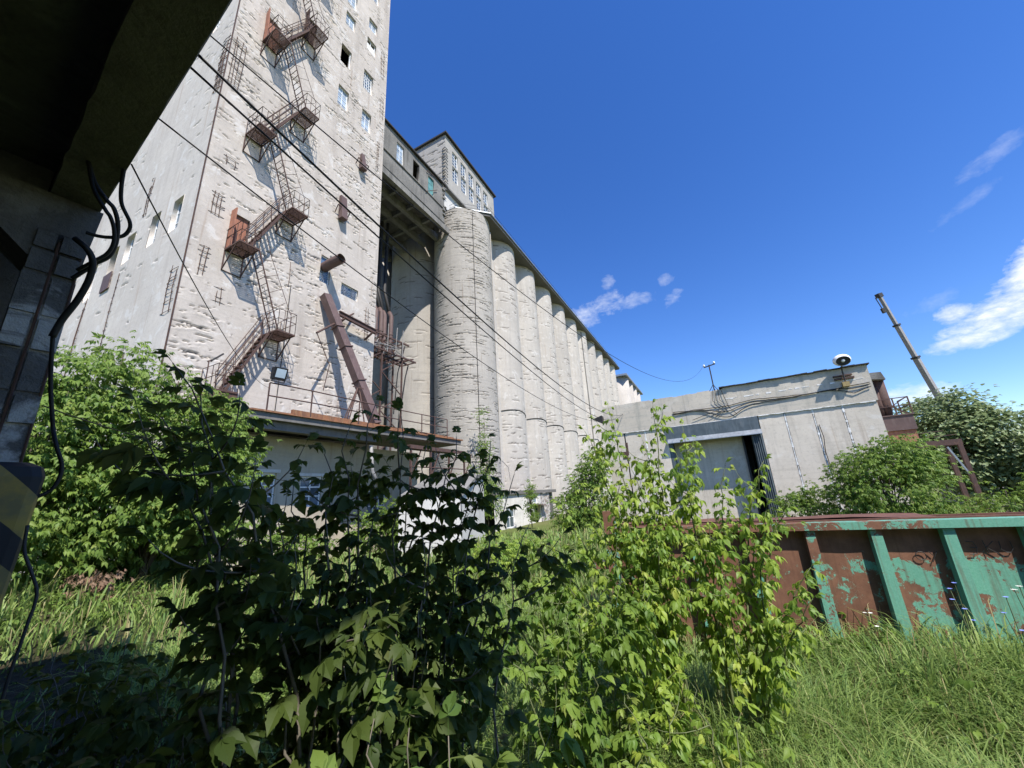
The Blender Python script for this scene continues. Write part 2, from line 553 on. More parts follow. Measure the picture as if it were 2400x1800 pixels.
def wall_sheet(name, U, Z, H, K, holes, to_xyz, reveal, mat, parent, smooth=False):
    """a displaced sheet with window openings and their reveals; to_xyz(u, depth_in, z) -> points"""
    UU, ZZ = np.meshgrid(U, Z, indexing='ij')
    v = to_xyz(UU.ravel(), -H.ravel(), ZZ.ravel())
    nz = len(Z)
    i, j = np.meshgrid(np.arange(len(U) - 1), np.arange(nz - 1), indexing='ij')
    cu = (U[:-1] + U[1:])[i] / 2
    cz = (Z[:-1] + Z[1:])[j] / 2
    ok = np.ones(i.shape, bool)
    for a, b, c, d in holes:
        ok &= ~((cu > a) & (cu < b) & (cz > c) & (cz < d))
    i, j = i[ok], j[ok]
    f = np.stack([i * nz + j, (i + 1) * nz + j, (i + 1) * nz + j + 1, i * nz + j + 1], -1)
    vs, fs = [v], [f]
    k = len(v)
    at = [K.ravel()]
    for a, b, c, d in holes:
        q = to_xyz(np.array([a, b, b, a] * 2), np.array([-0.0] * 4 + [reveal] * 4), np.array([c, c, d, d] * 2))
        vs.append(q)
        at.append(np.zeros(8))
        fs.append(np.array([(0, 1, 5, 4), (1, 2, 6, 5), (2, 3, 7, 6), (3, 0, 4, 7)]) + k)
        k += 8
    return mesh_obj(name, np.concatenate(vs), np.concatenate(fs), mat, parent, smooth, attrs={'gash': np.concatenate(at)})


def window(parent, to, a, b, c, d, cols, rows, depth, gmat=None, fmat=None, bar=0.035, missing=(), fw=0.06):
    """window frame (part) with one pane object per light (sub-parts); to(u, depth_in, z) -> xyz"""
    fmat = fmat or M_FRAME
    mb = MB()

    def bx(u0, u1, d0, d1, z0, z1):
        P = to(np.array([u0, u1, u1, u0] * 2), np.array([d0, d0, d1, d1] * 2), np.array([z0] * 4 + [z1] * 4))
        mb.add(P, [(0, 3, 2, 1), (4, 5, 6, 7), (0, 1, 5, 4), (1, 2, 6, 5), (2, 3, 7, 6), (3, 0, 4, 7)])
    e = 0.004
    bx(a + e, a + fw, depth, depth + 0.06, c + e, d - e)
    bx(b - fw, b - e, depth, depth + 0.06, c + e, d - e)
    bx(a + fw, b - fw, depth, depth + 0.06, c + e, c + fw)
    bx(a + fw, b - fw, depth, depth + 0.06, d - fw, d - e)
    iu, iz = np.linspace(a + fw, b - fw, cols + 1), np.linspace(c + fw, d - fw, rows + 1)
    for u in iu[1:-1]:
        bx(u - bar / 2, u + bar / 2, depth + 0.004, depth + 0.05, c + fw, d - fw)
    for z in iz[1:-1]:
        bx(a + fw, b - fw, depth + 0.007, depth + 0.047, z - bar / 2, z + bar / 2)
    w = mb.build('window', fmat, parent)
    first = None
    if gmat is not None:
        n = 0
        for i in range(cols):
            for j in range(rows):
                n += 1
                if (i, j) in missing:
                    continue
                ctr = to(np.array([(iu[i] + iu[i + 1]) / 2]), np.array([depth + 0.03]), np.array([iz[j]]))[0]
                if first is None:
                    m2 = MB()
                    P = to(np.array([iu[i], iu[i + 1], iu[i + 1], iu[i]] * 2), np.array([depth + 0.026] * 2 + [depth + 0.034] * 2 + [depth + 0.026] * 2 + [depth + 0.034] * 2),
                           np.array([iz[j]] * 4 + [iz[j + 1]] * 4))
                    m2.add(P, [(0, 3, 2, 1), (4, 5, 6, 7), (0, 1, 5, 4), (1, 2, 6, 5), (2, 3, 7, 6), (3, 0, 4, 7)])
                    first = m2.build('pane', gmat, w)
                else:
                    dup(first, ctr, w)
    return w


def P3(x, y, z):
    return np.stack(np.broadcast_arrays(np.asarray(x, float), np.asarray(y, float), np.asarray(z, float)), -1)

# ------------------------------------------------------------------ elevator tower
TQ, TS0, TS1, TQ1, TTOP = 17.0, 5.75, 15.45, 34.0, 46.0


def rebar_patch(mb, to, u0, z0, w, h, nv, nh, r=0.014):
    for k in range(nv):
        u = u0 + w * k / max(1, nv - 1) + rnd.uniform(-0.03, 0.03)
        pts = to(np.array([u, u + rnd.uniform(-.04, .04), u + rnd.uniform(-.06, .06)]), np.array([0.0, -0.035, 0.0]) - rnd.uniform(0, .02), np.array([z0, z0 + h * .5, z0 + h * rnd.uniform(.8, 1.05)]))
        mb.tube(pts, r, 4)
    for k in range(nh):
        z = z0 + h * (k + rnd.uniform(.1, .9)) / nh
        a, b = u0 - rnd.uniform(.02, .18), u0 + w + rnd.uniform(.02, .18)
        pts = to(np.array([a, (a + b) / 2, b]), np.array([-0.01, -0.045, -0.01]), np.array([z, z + rnd.uniform(-.03, .03), z + rnd.uniform(-.03, .03)]))
        mb.tube(pts, r * .8, 4)


def make_tower():
    t = thing('elevator_tower', 'tall pale spalled concrete grain elevator tower with rusty outside stairs', 'tower', (TS0, TQ, 0))
    front = lambda u, d, z: P3(u, TQ + d, z)
    left = lambda u, d, z: P3(TS0 + d, u, z)
    fw = [  # s0, s1, z0, z1, cols, rows, glass, kind
        (11.6, 12.37, 34.15, 35.42, 2, 3, M_GLASS, ''), (11.6, 12.37, 36.35, 38.0, 2, 4, M_GLASS, ''), (11.6, 12.37, 39.9, 41.6, 2, 4, M_GLASS, ''),
        (13.5, 14.28, 36.5, 37.66, 2, 4, M_GLASS, ''), (13.45, 14.28, 34.2, 35.46, 2, 3, None, 'board'), (13.5, 14.28, 39.9, 41.6, 2, 4, M_GLASS, ''),
        (11.48, 12.27, 30.33, 31.97, 1, 1, None, 'open'), (13.37, 14.17, 30.2, 32.0, 4, 6, M_GLASSD, ''),
        (11.54, 12.33, 26.62, 28.27, 2, 4, M_GLASS, ''), (13.44, 14.22, 26.65, 28.3, 2, 4, M_GLASS, ''),
        (11.48, 12.1, 13.66, 15.3, 1, 1, M_GLASSB, 'x2'), (12.87, 14.05, 13.52, 14.26, 1, 1, M_GLASSB, 'x')]
    doors = [(7.02, 7.78, 25.75, 27.75), (8.98, 9.72, 28.95, 30.9), (7.02, 7.8, 12.9, 14.85)]
    holes = [w[:4] for w in fw] + doors
    U = coords(TS0, TS1, 0.07, [x for h in holes for x in h[:2]])
    Z = coords(2.0, TTOP, 0.05, [x for h in holes for x in h[2:]])
    H, K = gash_field(U, Z, 4600, 3, (0.08, 0.75), (0.02, 0.06), 0.06)
    H2, K2 = gash_field(U, Z, 80, 5, (0.4, 1.8), (0.04, 0.1), 0.07)
    H, K = np.minimum(H, 9) + 0 * H2, K
    big = K2 > 0
    H[big], K[big] = H2[big], K2[big]
    H += 0.02 * vnoise(H.shape, (20, 50), 1) + 0.003 * vnoise(H.shape, (80, 4), 2)
    H[:2] = 0
    H[-1:] = 0
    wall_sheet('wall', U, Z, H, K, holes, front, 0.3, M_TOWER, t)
    for a, b, c, d, cols, rows, gm, kd in fw:
        if kd == 'open':
            MB().box(a, a + 0.05, TQ + .1, TQ + .18, c, d).box(b - 0.05, b, TQ + .1, TQ + .18, c, d).build('window', M_FRAME, t)
        elif kd == 'board':
            w = window(t, front, a, b, c, d, cols, rows, 0.12, None)
            MB().box(a + .05, b - .05, TQ + .06, TQ + .1, c + .03, c + .72).build('board', M_BOARD, w)
        elif kd[:1] == 'x':
            w = window(t, front, a, b, c, d, cols, rows, 0.1, gm)
            mb = MB()
            n = 2 if kd == 'x' else 1
            for k in range(n):
                u0, u1 = a + (b - a) * k / n, a + (b - a) * (k + 1) / n
                zz = (c, d) if kd == 'x' else (c, c + (d - c) * .55)
                for p in range(7):
                    an = math.pi * (p + .5) / 7 * 1.0
                    cx, cz = (u0 + u1) / 2, (zz[0] + zz[1]) / 2
                    mb.beam((cx - math.cos(an) * (u1 - u0) * .5, TQ + .07, cz - math.sin(an) * (zz[1] - zz[0]) * .5),
                            (cx + math.cos(an) * (u1 - u0) * .5, TQ + .07, cz + math.sin(an) * (zz[1] - zz[0]) * .5), .025, .02, (0, 1, 0))
            mb.build('grille', M_GALV, w)
        else:
            window(t, front, a, b, c, d, cols, rows, 0.14, gm)
    # left face
    lw = [(18.35, 19.2, 13.7, 15.42), (20.4, 21.25, 13.75, 15.48), (22.9, 23.85, 13.8, 15.42), (24.7, 25.6, 12.9, 15.3), (27.2, 28.1, 13.0, 15.3),
          (18.75, 19.45, 26.4, 28.1), (20.4, 21.25, 26.4, 28.1), (22.4, 23.25, 26.4, 28.1)]
    U = coords(TQ, TQ1, 0.14, [x for h in lw for x in h[:2]])
    Z = coords(2.0, TTOP, 0.07, [x for h in lw for x in h[2:]])
    H, K = gash_field(U, Z, 800, 8, (0.15, 0.7), (0.03, 0.08), 0.06)
    H += 0.02 * vnoise(H.shape, (14, 40), 4) + 0.004 * vnoise(H.shape, (5, 60), 6)
    H[:2] = 0
    # mirror the winding so the sheet faces outward
    wall_sheet('wall', U, Z, H, K, lw, left, 0.3, M_TOWER2, t)
    for k, (a, b, c, d) in enumerate(lw):
        if k == 3:
            w = MB().box(TS0 + .1, TS0 + .16, a, b, c + .9, c + .96).build('window', M_RUST, t)
            MB().box(TS0 - .06, TS0 - .02, a - .05, b + .05, c - .1, c + .85).build('plate', M_DUCT, w)
        elif k < 5:
            window(t, left, a, b, c, d, 1, 3, 0.16, M_GLASSL)
        else:
            window(t, left, a, b, c, d, 3, 5, 0.08, M_GLASS)
    # the two hidden sides and the roof
    MB().add([(TS1, TQ, 0), (TS1, TQ1, 0), (TS1, TQ1, TTOP), (TS1, TQ, TTOP)], [(0, 1, 2, 3)]).build('wall', M_TOWER, t)
    MB().add([(TS0, TQ1, 0), (TS1, TQ1, 0), (TS1, TQ1, TTOP), (TS0, TQ1, TTOP)], [(0, 3, 2, 1)]).build('wall', M_TOWER, t)
    MB().box(TS0 - .2, TS1 + .2, TQ - .2, TQ1 + .2, TTOP, TTOP + .4).build('roof', M_SLAB, t)
    # lower skirt hidden by the annex
    MB().box(TS0 + .02, TS1 - .02, TQ + .02, TQ1, -1, 2.02).build('plinth', M_TOWER, t)
    # doors: rusty leaves standing open at three landings, dark doorway behind
    for (a, b, c, d), tilt, lab in ((doors[0], 0.16, ''), (doors[1], 0.1, ''), (doors[2], 0.04, 'bright orange rusted door leaf')):
        m = M_RUSTY if lab or c < 28 else M_RUST
        mb = MB()
        mb.add([(a, TQ - .02, c), (a - .02, TQ - .42, c), (a + .02 - tilt, TQ - .44, d), (a - tilt * .4, TQ - .03, d),
                (a + .05, TQ - .02, c), (a + .03, TQ - .42, c), (a + .07 - tilt, TQ - .44, d), (a + .05 - tilt * .4, TQ - .03, d)],
               [(0, 1, 2, 3), (7, 6, 5, 4), (0, 4, 5, 1), (1, 5, 6, 2), (2, 6, 7, 3), (3, 7, 4, 0)])
        mb.box(a + .06, b - .04, TQ + .1, TQ + .14, c + .02, d - .02)
        mb.build('door', m, t)
    # exposed reinforcement
    mb = MB()
    for (u, z, w, h, nv, nh) in ((6.3, 14.2, .3, 1.3, 3, 5), (6.25, 11.2, .15, 1.6, 2, 5), (5.95, 21.4, .4, 3.4, 4, 12), (6.5, 17.0, .3, .5, 2, 2), (7.0, 10.2, .2, .8, 2, 3),
                                 (14.9, 24.2, .12, 2.6, 2, 9), (15.0, 29.0, .2, 2.2, 2, 6), (14.7, 11.2, .2, 2.2, 2, 8), (9.9, 12.2, .05, 1.6, 1, 3), (14.9, 33, .2, 3, 2, 8)):
        rebar_patch(mb, front, u, z, w, h, nv, nh)
    mb.build('reinforcement', M_REBAR, t, kind='stuff')
    mb = MB()
    for (u, z, w, h, nv, nh) in ((17.2, 20.9, .5, 3.6, 4, 14), (17.4, 9.4, .5, 2.2, 2, 7), (23.6, 9.0, .05, 4.2, 1, 9), (27.4, 8.0, .1, 5.5, 2, 12), (22.3, 16, .2, 2.4, 2, 6)):
        rebar_patch(mb, left, u, z, w, h, nv, nh)
    mb.build('reinforcement', M_REBAR, t, kind='stuff')
    MB().tube([(TS0 - .01, TQ - .01, z) for z in np.linspace(3, TTOP, 60)], 0.028, 5).build('corner_bead', M_REBAR, t)
    MB().tube([(9.95, TQ - .04, 5.6), (9.98, TQ - .05, 9), (10.0, TQ - .04, 12.6)], 0.018, 5).build('conduit', M_DARKMETAL, t)
    return t


make_tower()

# ------------------------------------------------------------------ fire escape on the tower
def make_escape():
    t = thing('fire_escape', 'zigzag of rusty steel landings, ladders and stairs climbing the tower front', 'fire escape', (8.4, 16.9, 6.3))
    qi, qo = TQ - 0.03, 15.8
    Ls, Rs = (7.0, 7.76), (8.95, 9.75)
    levels = [(Ls, 6.36, 0), (Rs, 9.5, 1), (Ls, 12.85, 0), (Rs, 16.0, 1), (Ls, 19.3, 0), (Rs, 22.5, 1), (Ls, 25.7, 0), (Rs, 28.9, 1), (Ls, 32.1, 0), (Rs, 35.3, 1)]
    for (a, b), z, right in levels:
        mb = MB()
        for q in (qi, (qi + qo) / 2, qo):
            mb.beam((a, q, z - .035), (b, q, z - .035), .045, .07 if q != qi else .06)
        for s in (a, b):
            mb.beam((s, qi, z - .035), (s, qo, z - .035), .04, .075)
        n = 21
        for k in range(1, n):                                            # grating bars
            q = qi + (qo - qi) * k / n
            mb.beam((a + .03, q, z), (b - .03, q, z), .034, .02)
        ld = mb.build('landing', M_RUST, t)
        br = MB()
        for s in (a + .01, b - .01):
            br.beam((s, qi + .01, z - 1.0), (s, qo + .3, z - .08), .04, .05)
            br.beam((s, qi, z - 1.05), (s, qi, z - .08), .035, .045)
        br.beam((a, qi, z - 1.02), (b, qi, z - 1.02), .035, .035)
        br.build('bracket', M_RUST, ld)
        rl = MB()
        ends = [(a, qi), (a, qo), (b, qo), (b, qi)]
        side = [(0, 1), (1, 2), (2, 3)]
        for i, j in side:
            p, q = ends[i], ends[j]
            for h in (1.0, .55):
                rl.tube([(*p, z + h), (*q, z + h)], .016, 4)
            for k in range(4):
                f = k / 3
                x, y = p[0] + (q[0] - p[0]) * f, p[1] + (q[1] - p[1]) * f
                rl.tube([(x, y, z), (x, y, z + 1.0)], .014, 4)
        rl.build('railing', M_RUST, ld)
    for k in range(len(levels) - 1):
        (a, b), z0, right = levels[k]
        z1 = levels[k + 1][1]
        if not right:                                                     # inner stair, left landing up to right landing
            x0, x1, q0, q1 = Ls[1] - .25, Rs[0], 16.35, 16.9
            mb = MB()
            for q in (q0, q1):
                mb.beam((x0, q, z0), (x1, q, z1), .035, .095)
            n = 12
            for i in range(1, n):
                f = i / n
                mb.beam((x0 + (x1 - x0) * f, q0, z0 + (z1 - z0) * f), (x0 + (x1 - x0) * f, q1, z0 + (z1 - z0) * f), .14, .02)
            st = mb.build('stair', M_RUST, t)
            hr = MB()
            for q in (q0, q1):
                for h in (.95, .5):
                    hr.tube([(x0 - .1, q, z0 + h), (x1 - .1, q, z1 + h)], .016, 4)
                for i in range(6):
                    f = i / 5
                    x, z = x0 + (x1 - x0) * f, z0 + (z1 - z0) * f
                    hr.tube([(x, q, z), (x - .1, q, z + .95)], .013, 4)
            hr.build('handrail', M_RUST, st)
        else:                                                             # outer ladder, right landing up to left landing
            x0, x1, q0, q1 = Rs[0] + .02, Ls[1] + .02, 15.82, 16.36
            mb = MB()
            for q in (q0, q1):
                mb.tube([(x0, q, z0), (x1, q, z1)], .03, 5)
            n = 12
            for i in range(1, n):
                f = i / n
                mb.tube([(x0 + (x1 - x0) * f, q0, z0 + (z1 - z0) * f), (x0 + (x1 - x0) * f, q1, z0 + (z1 - z0) * f)], .016, 4)
            ld = mb.build('ladder', M_RUST, t)
            hr = MB()
            hr.tube([(x0 + .5, q0, z0 + .9), (x1 + .55, q0, z1 - .1), (x1 + .2, q0, z1 + .9)], .016, 4)
            for i in range(5):
                f = (i + .3) / 5
                hr.tube([(x0 + (x1 - x0) * f, q0, z0 + (z1 - z0) * f), (x0 + (x1 - x0) * f + .52, q0, z0 + (z1 - z0) * f + .6 - .35 * f)], .011, 4)
            hr.build('handrail', M_RUST, ld)
    # solid skirt plate under the lowest landing
    MB().box(6.95, 7.8, 15.82, 16.96, 6.02, 6.28).build('landing_box', M_RUST, t)


make_escape()

# ------------------------------------------------------------------ things fixed to the tower front
def wall_chute(name, label, s, z, h, tilt):
    t = thing(name, label, 'chute', (s, TQ, z), 'rusty chutes bolted high on the tower front')
    mb = MB()
    w = .2
    y0, y1 = TQ - .08, TQ - .5
    mb.add([(s - w, y0, z), (s + w, y0, z), (s + w, y1 + .08, z), (s - w, y1 + .08, z), (s - w * tilt, TQ - .02, z + h), (s + w * tilt, TQ - .02, z + h), (s + w * tilt, y1 + .3, z + h), (s - w * tilt, y1 + .3, z + h)],
           [(0, 3, 2, 1), (4, 5, 6, 7), (0, 1, 5, 4), (1, 2, 6, 5), (2, 3, 7, 6), (3, 0, 4, 7)])
    mb.build('duct', M_DUCT, t)
    MB().beam((s - .42, TQ - .28, z + h * .45), (s + .42, TQ - .28, z + h * .45), .05, .05).beam((s - .42, TQ - .28, z + h * .45), (s - .4, TQ - .02, z + h * .2), .04, .04).beam((s + .42, TQ - .28, z + h * .45), (s + .4, TQ - .02, z + h * .2), .04, .04).build('bracket', M_RUST, t)


wall_chute('wall_chute', 'small rusty wedge-shaped chute, upper of two on the tower front', 13.62, 22.95, 1.3, .55)
wall_chute('wall_chute', 'small rusty box chute, lower of two on the tower front', 12.45, 18.2, 1.65, 1.0)

t = thing('vent_pipe', 'stubby brown pipe with slanted mouth poking out of tower window', 'pipe', (11.8, 16.6, 14.7))
mb = MB()
pts = [(11.72, 17.1, 14.55), (11.72, 16.5, 14.62), (11.9, 15.9, 14.75)]
mb.tube([(11.75, 17.1, 14.62), (11.75, 16.4, 14.68), (11.8, 15.72, 14.74)], .27, 14, caps=False)
mb.tube([(11.8, 15.74, 14.74), (11.75, 16.4, 14.68), (11.75, 17.1, 14.62)], .255, 14, caps=False)
mb.build('barrel', M_DUCT, t, smooth=True)

t = thing('grain_duct', 'long maroon square duct slanting down the tower front to the annex roof', 'duct', (13.3, 15, 5.6))
mb = MB()
p0, p1 = Vector((11.72, 16.7, 12.75)), Vector((13.5, 14.45, 5.7))
mb.beam(p0, p1, .42, .42, (0, 1, 0))
mb.build('body', M_DUCT, t)
mb = MB()
for f in (.26, .42, .68):
    p = p0.lerp(p1, f)
    q = p0.lerp(p1, f + .008)
    mb.beam(p, q, .54, .54, (0, 1, 0))
mb.build('flange', M_DUCT, t)
mb = MB()
top = p0.lerp(p1, .68)
for x, y in ((11.75, 14.3), (12.6, 14.25), (12.4, 15.6), (12.05, 14.9)):
    mb.beam(top - Vector((0, 0, .2)), (x, y, 5.62), .05, .05)
mb.beam((11.9, 14.35, 6.6), (12.6, 14.3, 6.6), .04, .04)
mb.beam((11.95, 14.4, 7.3), (12.55, 14.35, 7.3), .04, .04)
mb.build('trestle', M_RUST, t)

t = thing('hoist_beam', 'brown steel beam on brackets with a hanging rod beside the slanting duct', 'beam', (13.7, 16.6, 11.8))
MB().beam((12.5, 16.5, 12.1), (15.1, 16.5, 11.95), .16, .05).beam((12.5, 16.5, 11.86), (15.1, 16.5, 11.7), .16, .05).beam((12.5, 16.5, 11.98), (15.1, 16.5, 11.83), .04, .2).build('rail', M_RUST, t)
MB().beam((12.75, 16.95, 11.5), (12.8, 16.3, 11.8), .08, .1).beam((14.7, 16.95, 11.3), (14.72, 16.3, 11.66), .08, .1).build('bracket', M_RUST, t)
MB().tube([(13.75, 16.9, 12.6), (10.6, 15.5, 9.85)], .05, 6).tube([(10.62, 15.5, 9.85), (11.5, 15.6, 8.5), (11.35, 15.7, 7.2)], .022, 5).build('rod', M_RUST, t)

# ------------------------------------------------------------------ annex at the foot of the tower
def make_annex():
    t = thing('annex_building', 'shaded plaster annex with rusted flat roof and railing below the tower', 'building', (11, 15.6, 0))
    f15 = lambda u, d, z: P3(u, 16.0 + d, z)
    wins = [(8.75, 9.78, 1.95, 3.36), (10.86, 11.9, 1.95, 3.24)]
    U = coords(8.0, 12.8, .5, [x for w in wins for x in w[:2]])
    Z = coords(-1, 4.85, .5, [x for w in wins for x in w[2:]])
    wall_sheet('wall', U, Z, np.zeros((len(U), len(Z))), np.zeros((len(U), len(Z))), wins, f15, .25, M_ANNEX, t)
    MB().box(8.0, 8.05, 16.02, 16.95, -1, 4.84).box(12.75, 12.8, 16.02, 16.6, -1, 4.84).box(8.02, 12.78, 16.5, 16.55, -1, 4.84).build('wall', M_ANNEX, t)
    for w in wins:
        window(t, f15, *w, 2, 3, .08, M_GLASSD, bar=.05)
        MB().box(w[0] - .12, w[1] + .12, 15.95, 16.0, w[3] + .01, w[3] + .14).build('lintel', M_WHITE, t)
    # recessed right part behind the pipe rack
    f16 = lambda u, d, z: P3(u, 16.55 + d, z)
    w = (15.1, 16.4, 1.0, 2.6)
    U = coords(12.8, 19.0, .7, w[:2])
    Z = coords(-1, 4.85, .6, w[2:])
    wall_sheet('wall', U, Z, np.zeros((len(U), len(Z))), np.zeros((len(U), len(Z))), [w], f16, .2, M_ANNEX, t)
    window(t, f16, *w, 3, 2, .08, M_GLASSD, bar=.06)
    # roof slab with overhang and rusted edge sheet, beam below
    slab = [(6.9, 15.2), (7.5, 14.15), (13.5, 13.95), (19.6, 13.6), (19.6, 16.95), (6.9, 16.95)]
    MB().prism(slab, 5.12, 5.36).build('roof', M_SLAB, t)
    edge = [(6.8, 15.15), (7.45, 14.05), (13.5, 13.85), (19.7, 13.5), (19.7, 14.6), (13.5, 14.9), (7.9, 15.1), (6.8, 16)]
    MB().prism(edge, 5.364, 5.43).build('roof_sheet', M_RUSTROOF, t)
    MB().prism([(6.95, 16.0), (7.7, 15.1), (8.3, 15.1), (8.3, 16.95), (6.95, 16.95)], 5.364, 5.62).build('roof_sheet', M_RUSTROOF, t)
    MB().box(8.9, 19.4, 14.0, 14.12, 5.435, 5.6).build('kerb', M_RUSTROOF, t)
    MB().box(7.6, 13.5, 14.35, 14.7, 4.8, 5.115).build('edge_beam', M_SLAB, t)
    rl = MB()
    path = [(8.0, 15.9), (8.0, 14.15), (9.65, 14.0), (12.0, 13.95), (13.9, 13.9), (18.2, 13.6)]
    for h in (1.05, .55):
        rl.tube([(x, y, 5.45 + h) for x, y in path[1:]], .028, 5)
    for x, y in path[1:] + [(16.1, 13.75), (17.1, 13.65)]:
        rl.tube([(x, y, 5.4), (x, y, 6.5)], .03, 5)
    rl.build('railing', M_RUST, t)
    # lower gangway to the right of the annex
    gw = MB()
    gw.box(14.4, 19.2, 13.0, 14.1, 4.55, 4.62)
    gw.beam((14.4, 13.0, 4.5), (19.2, 13.0, 4.5), .08, .14)
    for x in (14.5, 16.0, 17.6, 19.1):
        gw.beam((x, 13.05, -.6), (x, 13.05, 4.5), .09, .09)
        gw.beam((x, 13.05, 3.0), (x + .8, 13.05, 4.5), .05, .05)
    for h in (3.55, 2.6):
        gw.tube([(14.4, 13.02, h), (19.2, 13.02, h)], .03, 5)
    gw.build('gangway', M_RUST, t)
    pp = MB()
    pp.tube([(13.2, 14.4, 4.6), (13.35, 14.4, 3.4), (13.9, 14.4, 2.6)], .09, 8)
    pp.build('pipe', M_GREYPOLE, t, smooth=True)


make_annex()

t = thing('floodlight', 'square black floodlight with glass front on annex railing corner', 'floodlight', (8.1, 13.95, 6.5))
MB().add([(7.93, 13.92, 6.62), (8.4, 13.85, 6.62), (8.4, 14.0, 6.62), (7.93, 14.07, 6.62), (7.93, 13.82, 7.06), (8.4, 13.75, 7.06), (8.4, 13.97, 7.06), (7.93, 14.04, 7.06)],
         [(0, 3, 2, 1), (4, 5, 6, 7), (0, 1, 5, 4), (1, 2, 6, 5), (2, 3, 7, 6), (3, 0, 4, 7)]).build('housing', M_BLACK, t)
MB().add([(8.0, 13.885, 6.68), (8.34, 13.835, 6.68), (8.34, 13.745, 7.0), (8.0, 13.795, 7.0)], [(0, 1, 2, 3)]).build('lens', M_GLASS, t)
MB().beam((7.95, 13.97, 6.52), (7.95, 13.97, 6.85), .03, .03).beam((8.38, 13.9, 6.52), (8.38, 13.9, 6.85), .03, .03).beam((7.95, 13.97, 6.52), (8.38, 13.9, 6.52), .04, .03).build('bracket', M_DARKMETAL, t)

t = thing('lamp_head', 'slim grey lamp head tilted above the lowest stair landing rail', 'lamp', (6.8, 15.8, 7.3))
MB().beam((6.72, 15.8, 7.35), (7.05, 15.75, 7.72), .14, .06).build('shell', M_DARKMETAL, t)
MB().beam((6.62, 15.8, 7.3), (6.75, 15.8, 7.4), .05, .05).beam((6.66, 15.8, 6.4), (6.66, 15.8, 7.32), .03, .03).build('arm', M_RUST, t)

# ------------------------------------------------------------------ silo block
SR, SD = 3.2, 6.4
S0, Q0 = 31.4, 21.0


def silo_sheet(parent, cx, cy, a0, a1, du, z0, z1, dz, n, seed, mat, lr, hr, depth):
    to = lambda u, d, z: P3(cx + (SR - d) * np.sin(u / SR), cy - (SR - d) * np.cos(u / SR), z)
    U = coords(math.radians(a0) * SR, math.radians(a1) * SR, du)
    Z = coords(z0, z1, dz)
    H, K = gash_field(U, Z, n, seed, lr, hr, depth, rows=.33)
    H += 0.012 * vnoise(H.shape, (10, 30), seed) + .006 * vnoise(H.shape, (50, 3), seed + 1)
    return wall_sheet('silo', U, Z, H, K, [], to, 0, mat, parent)


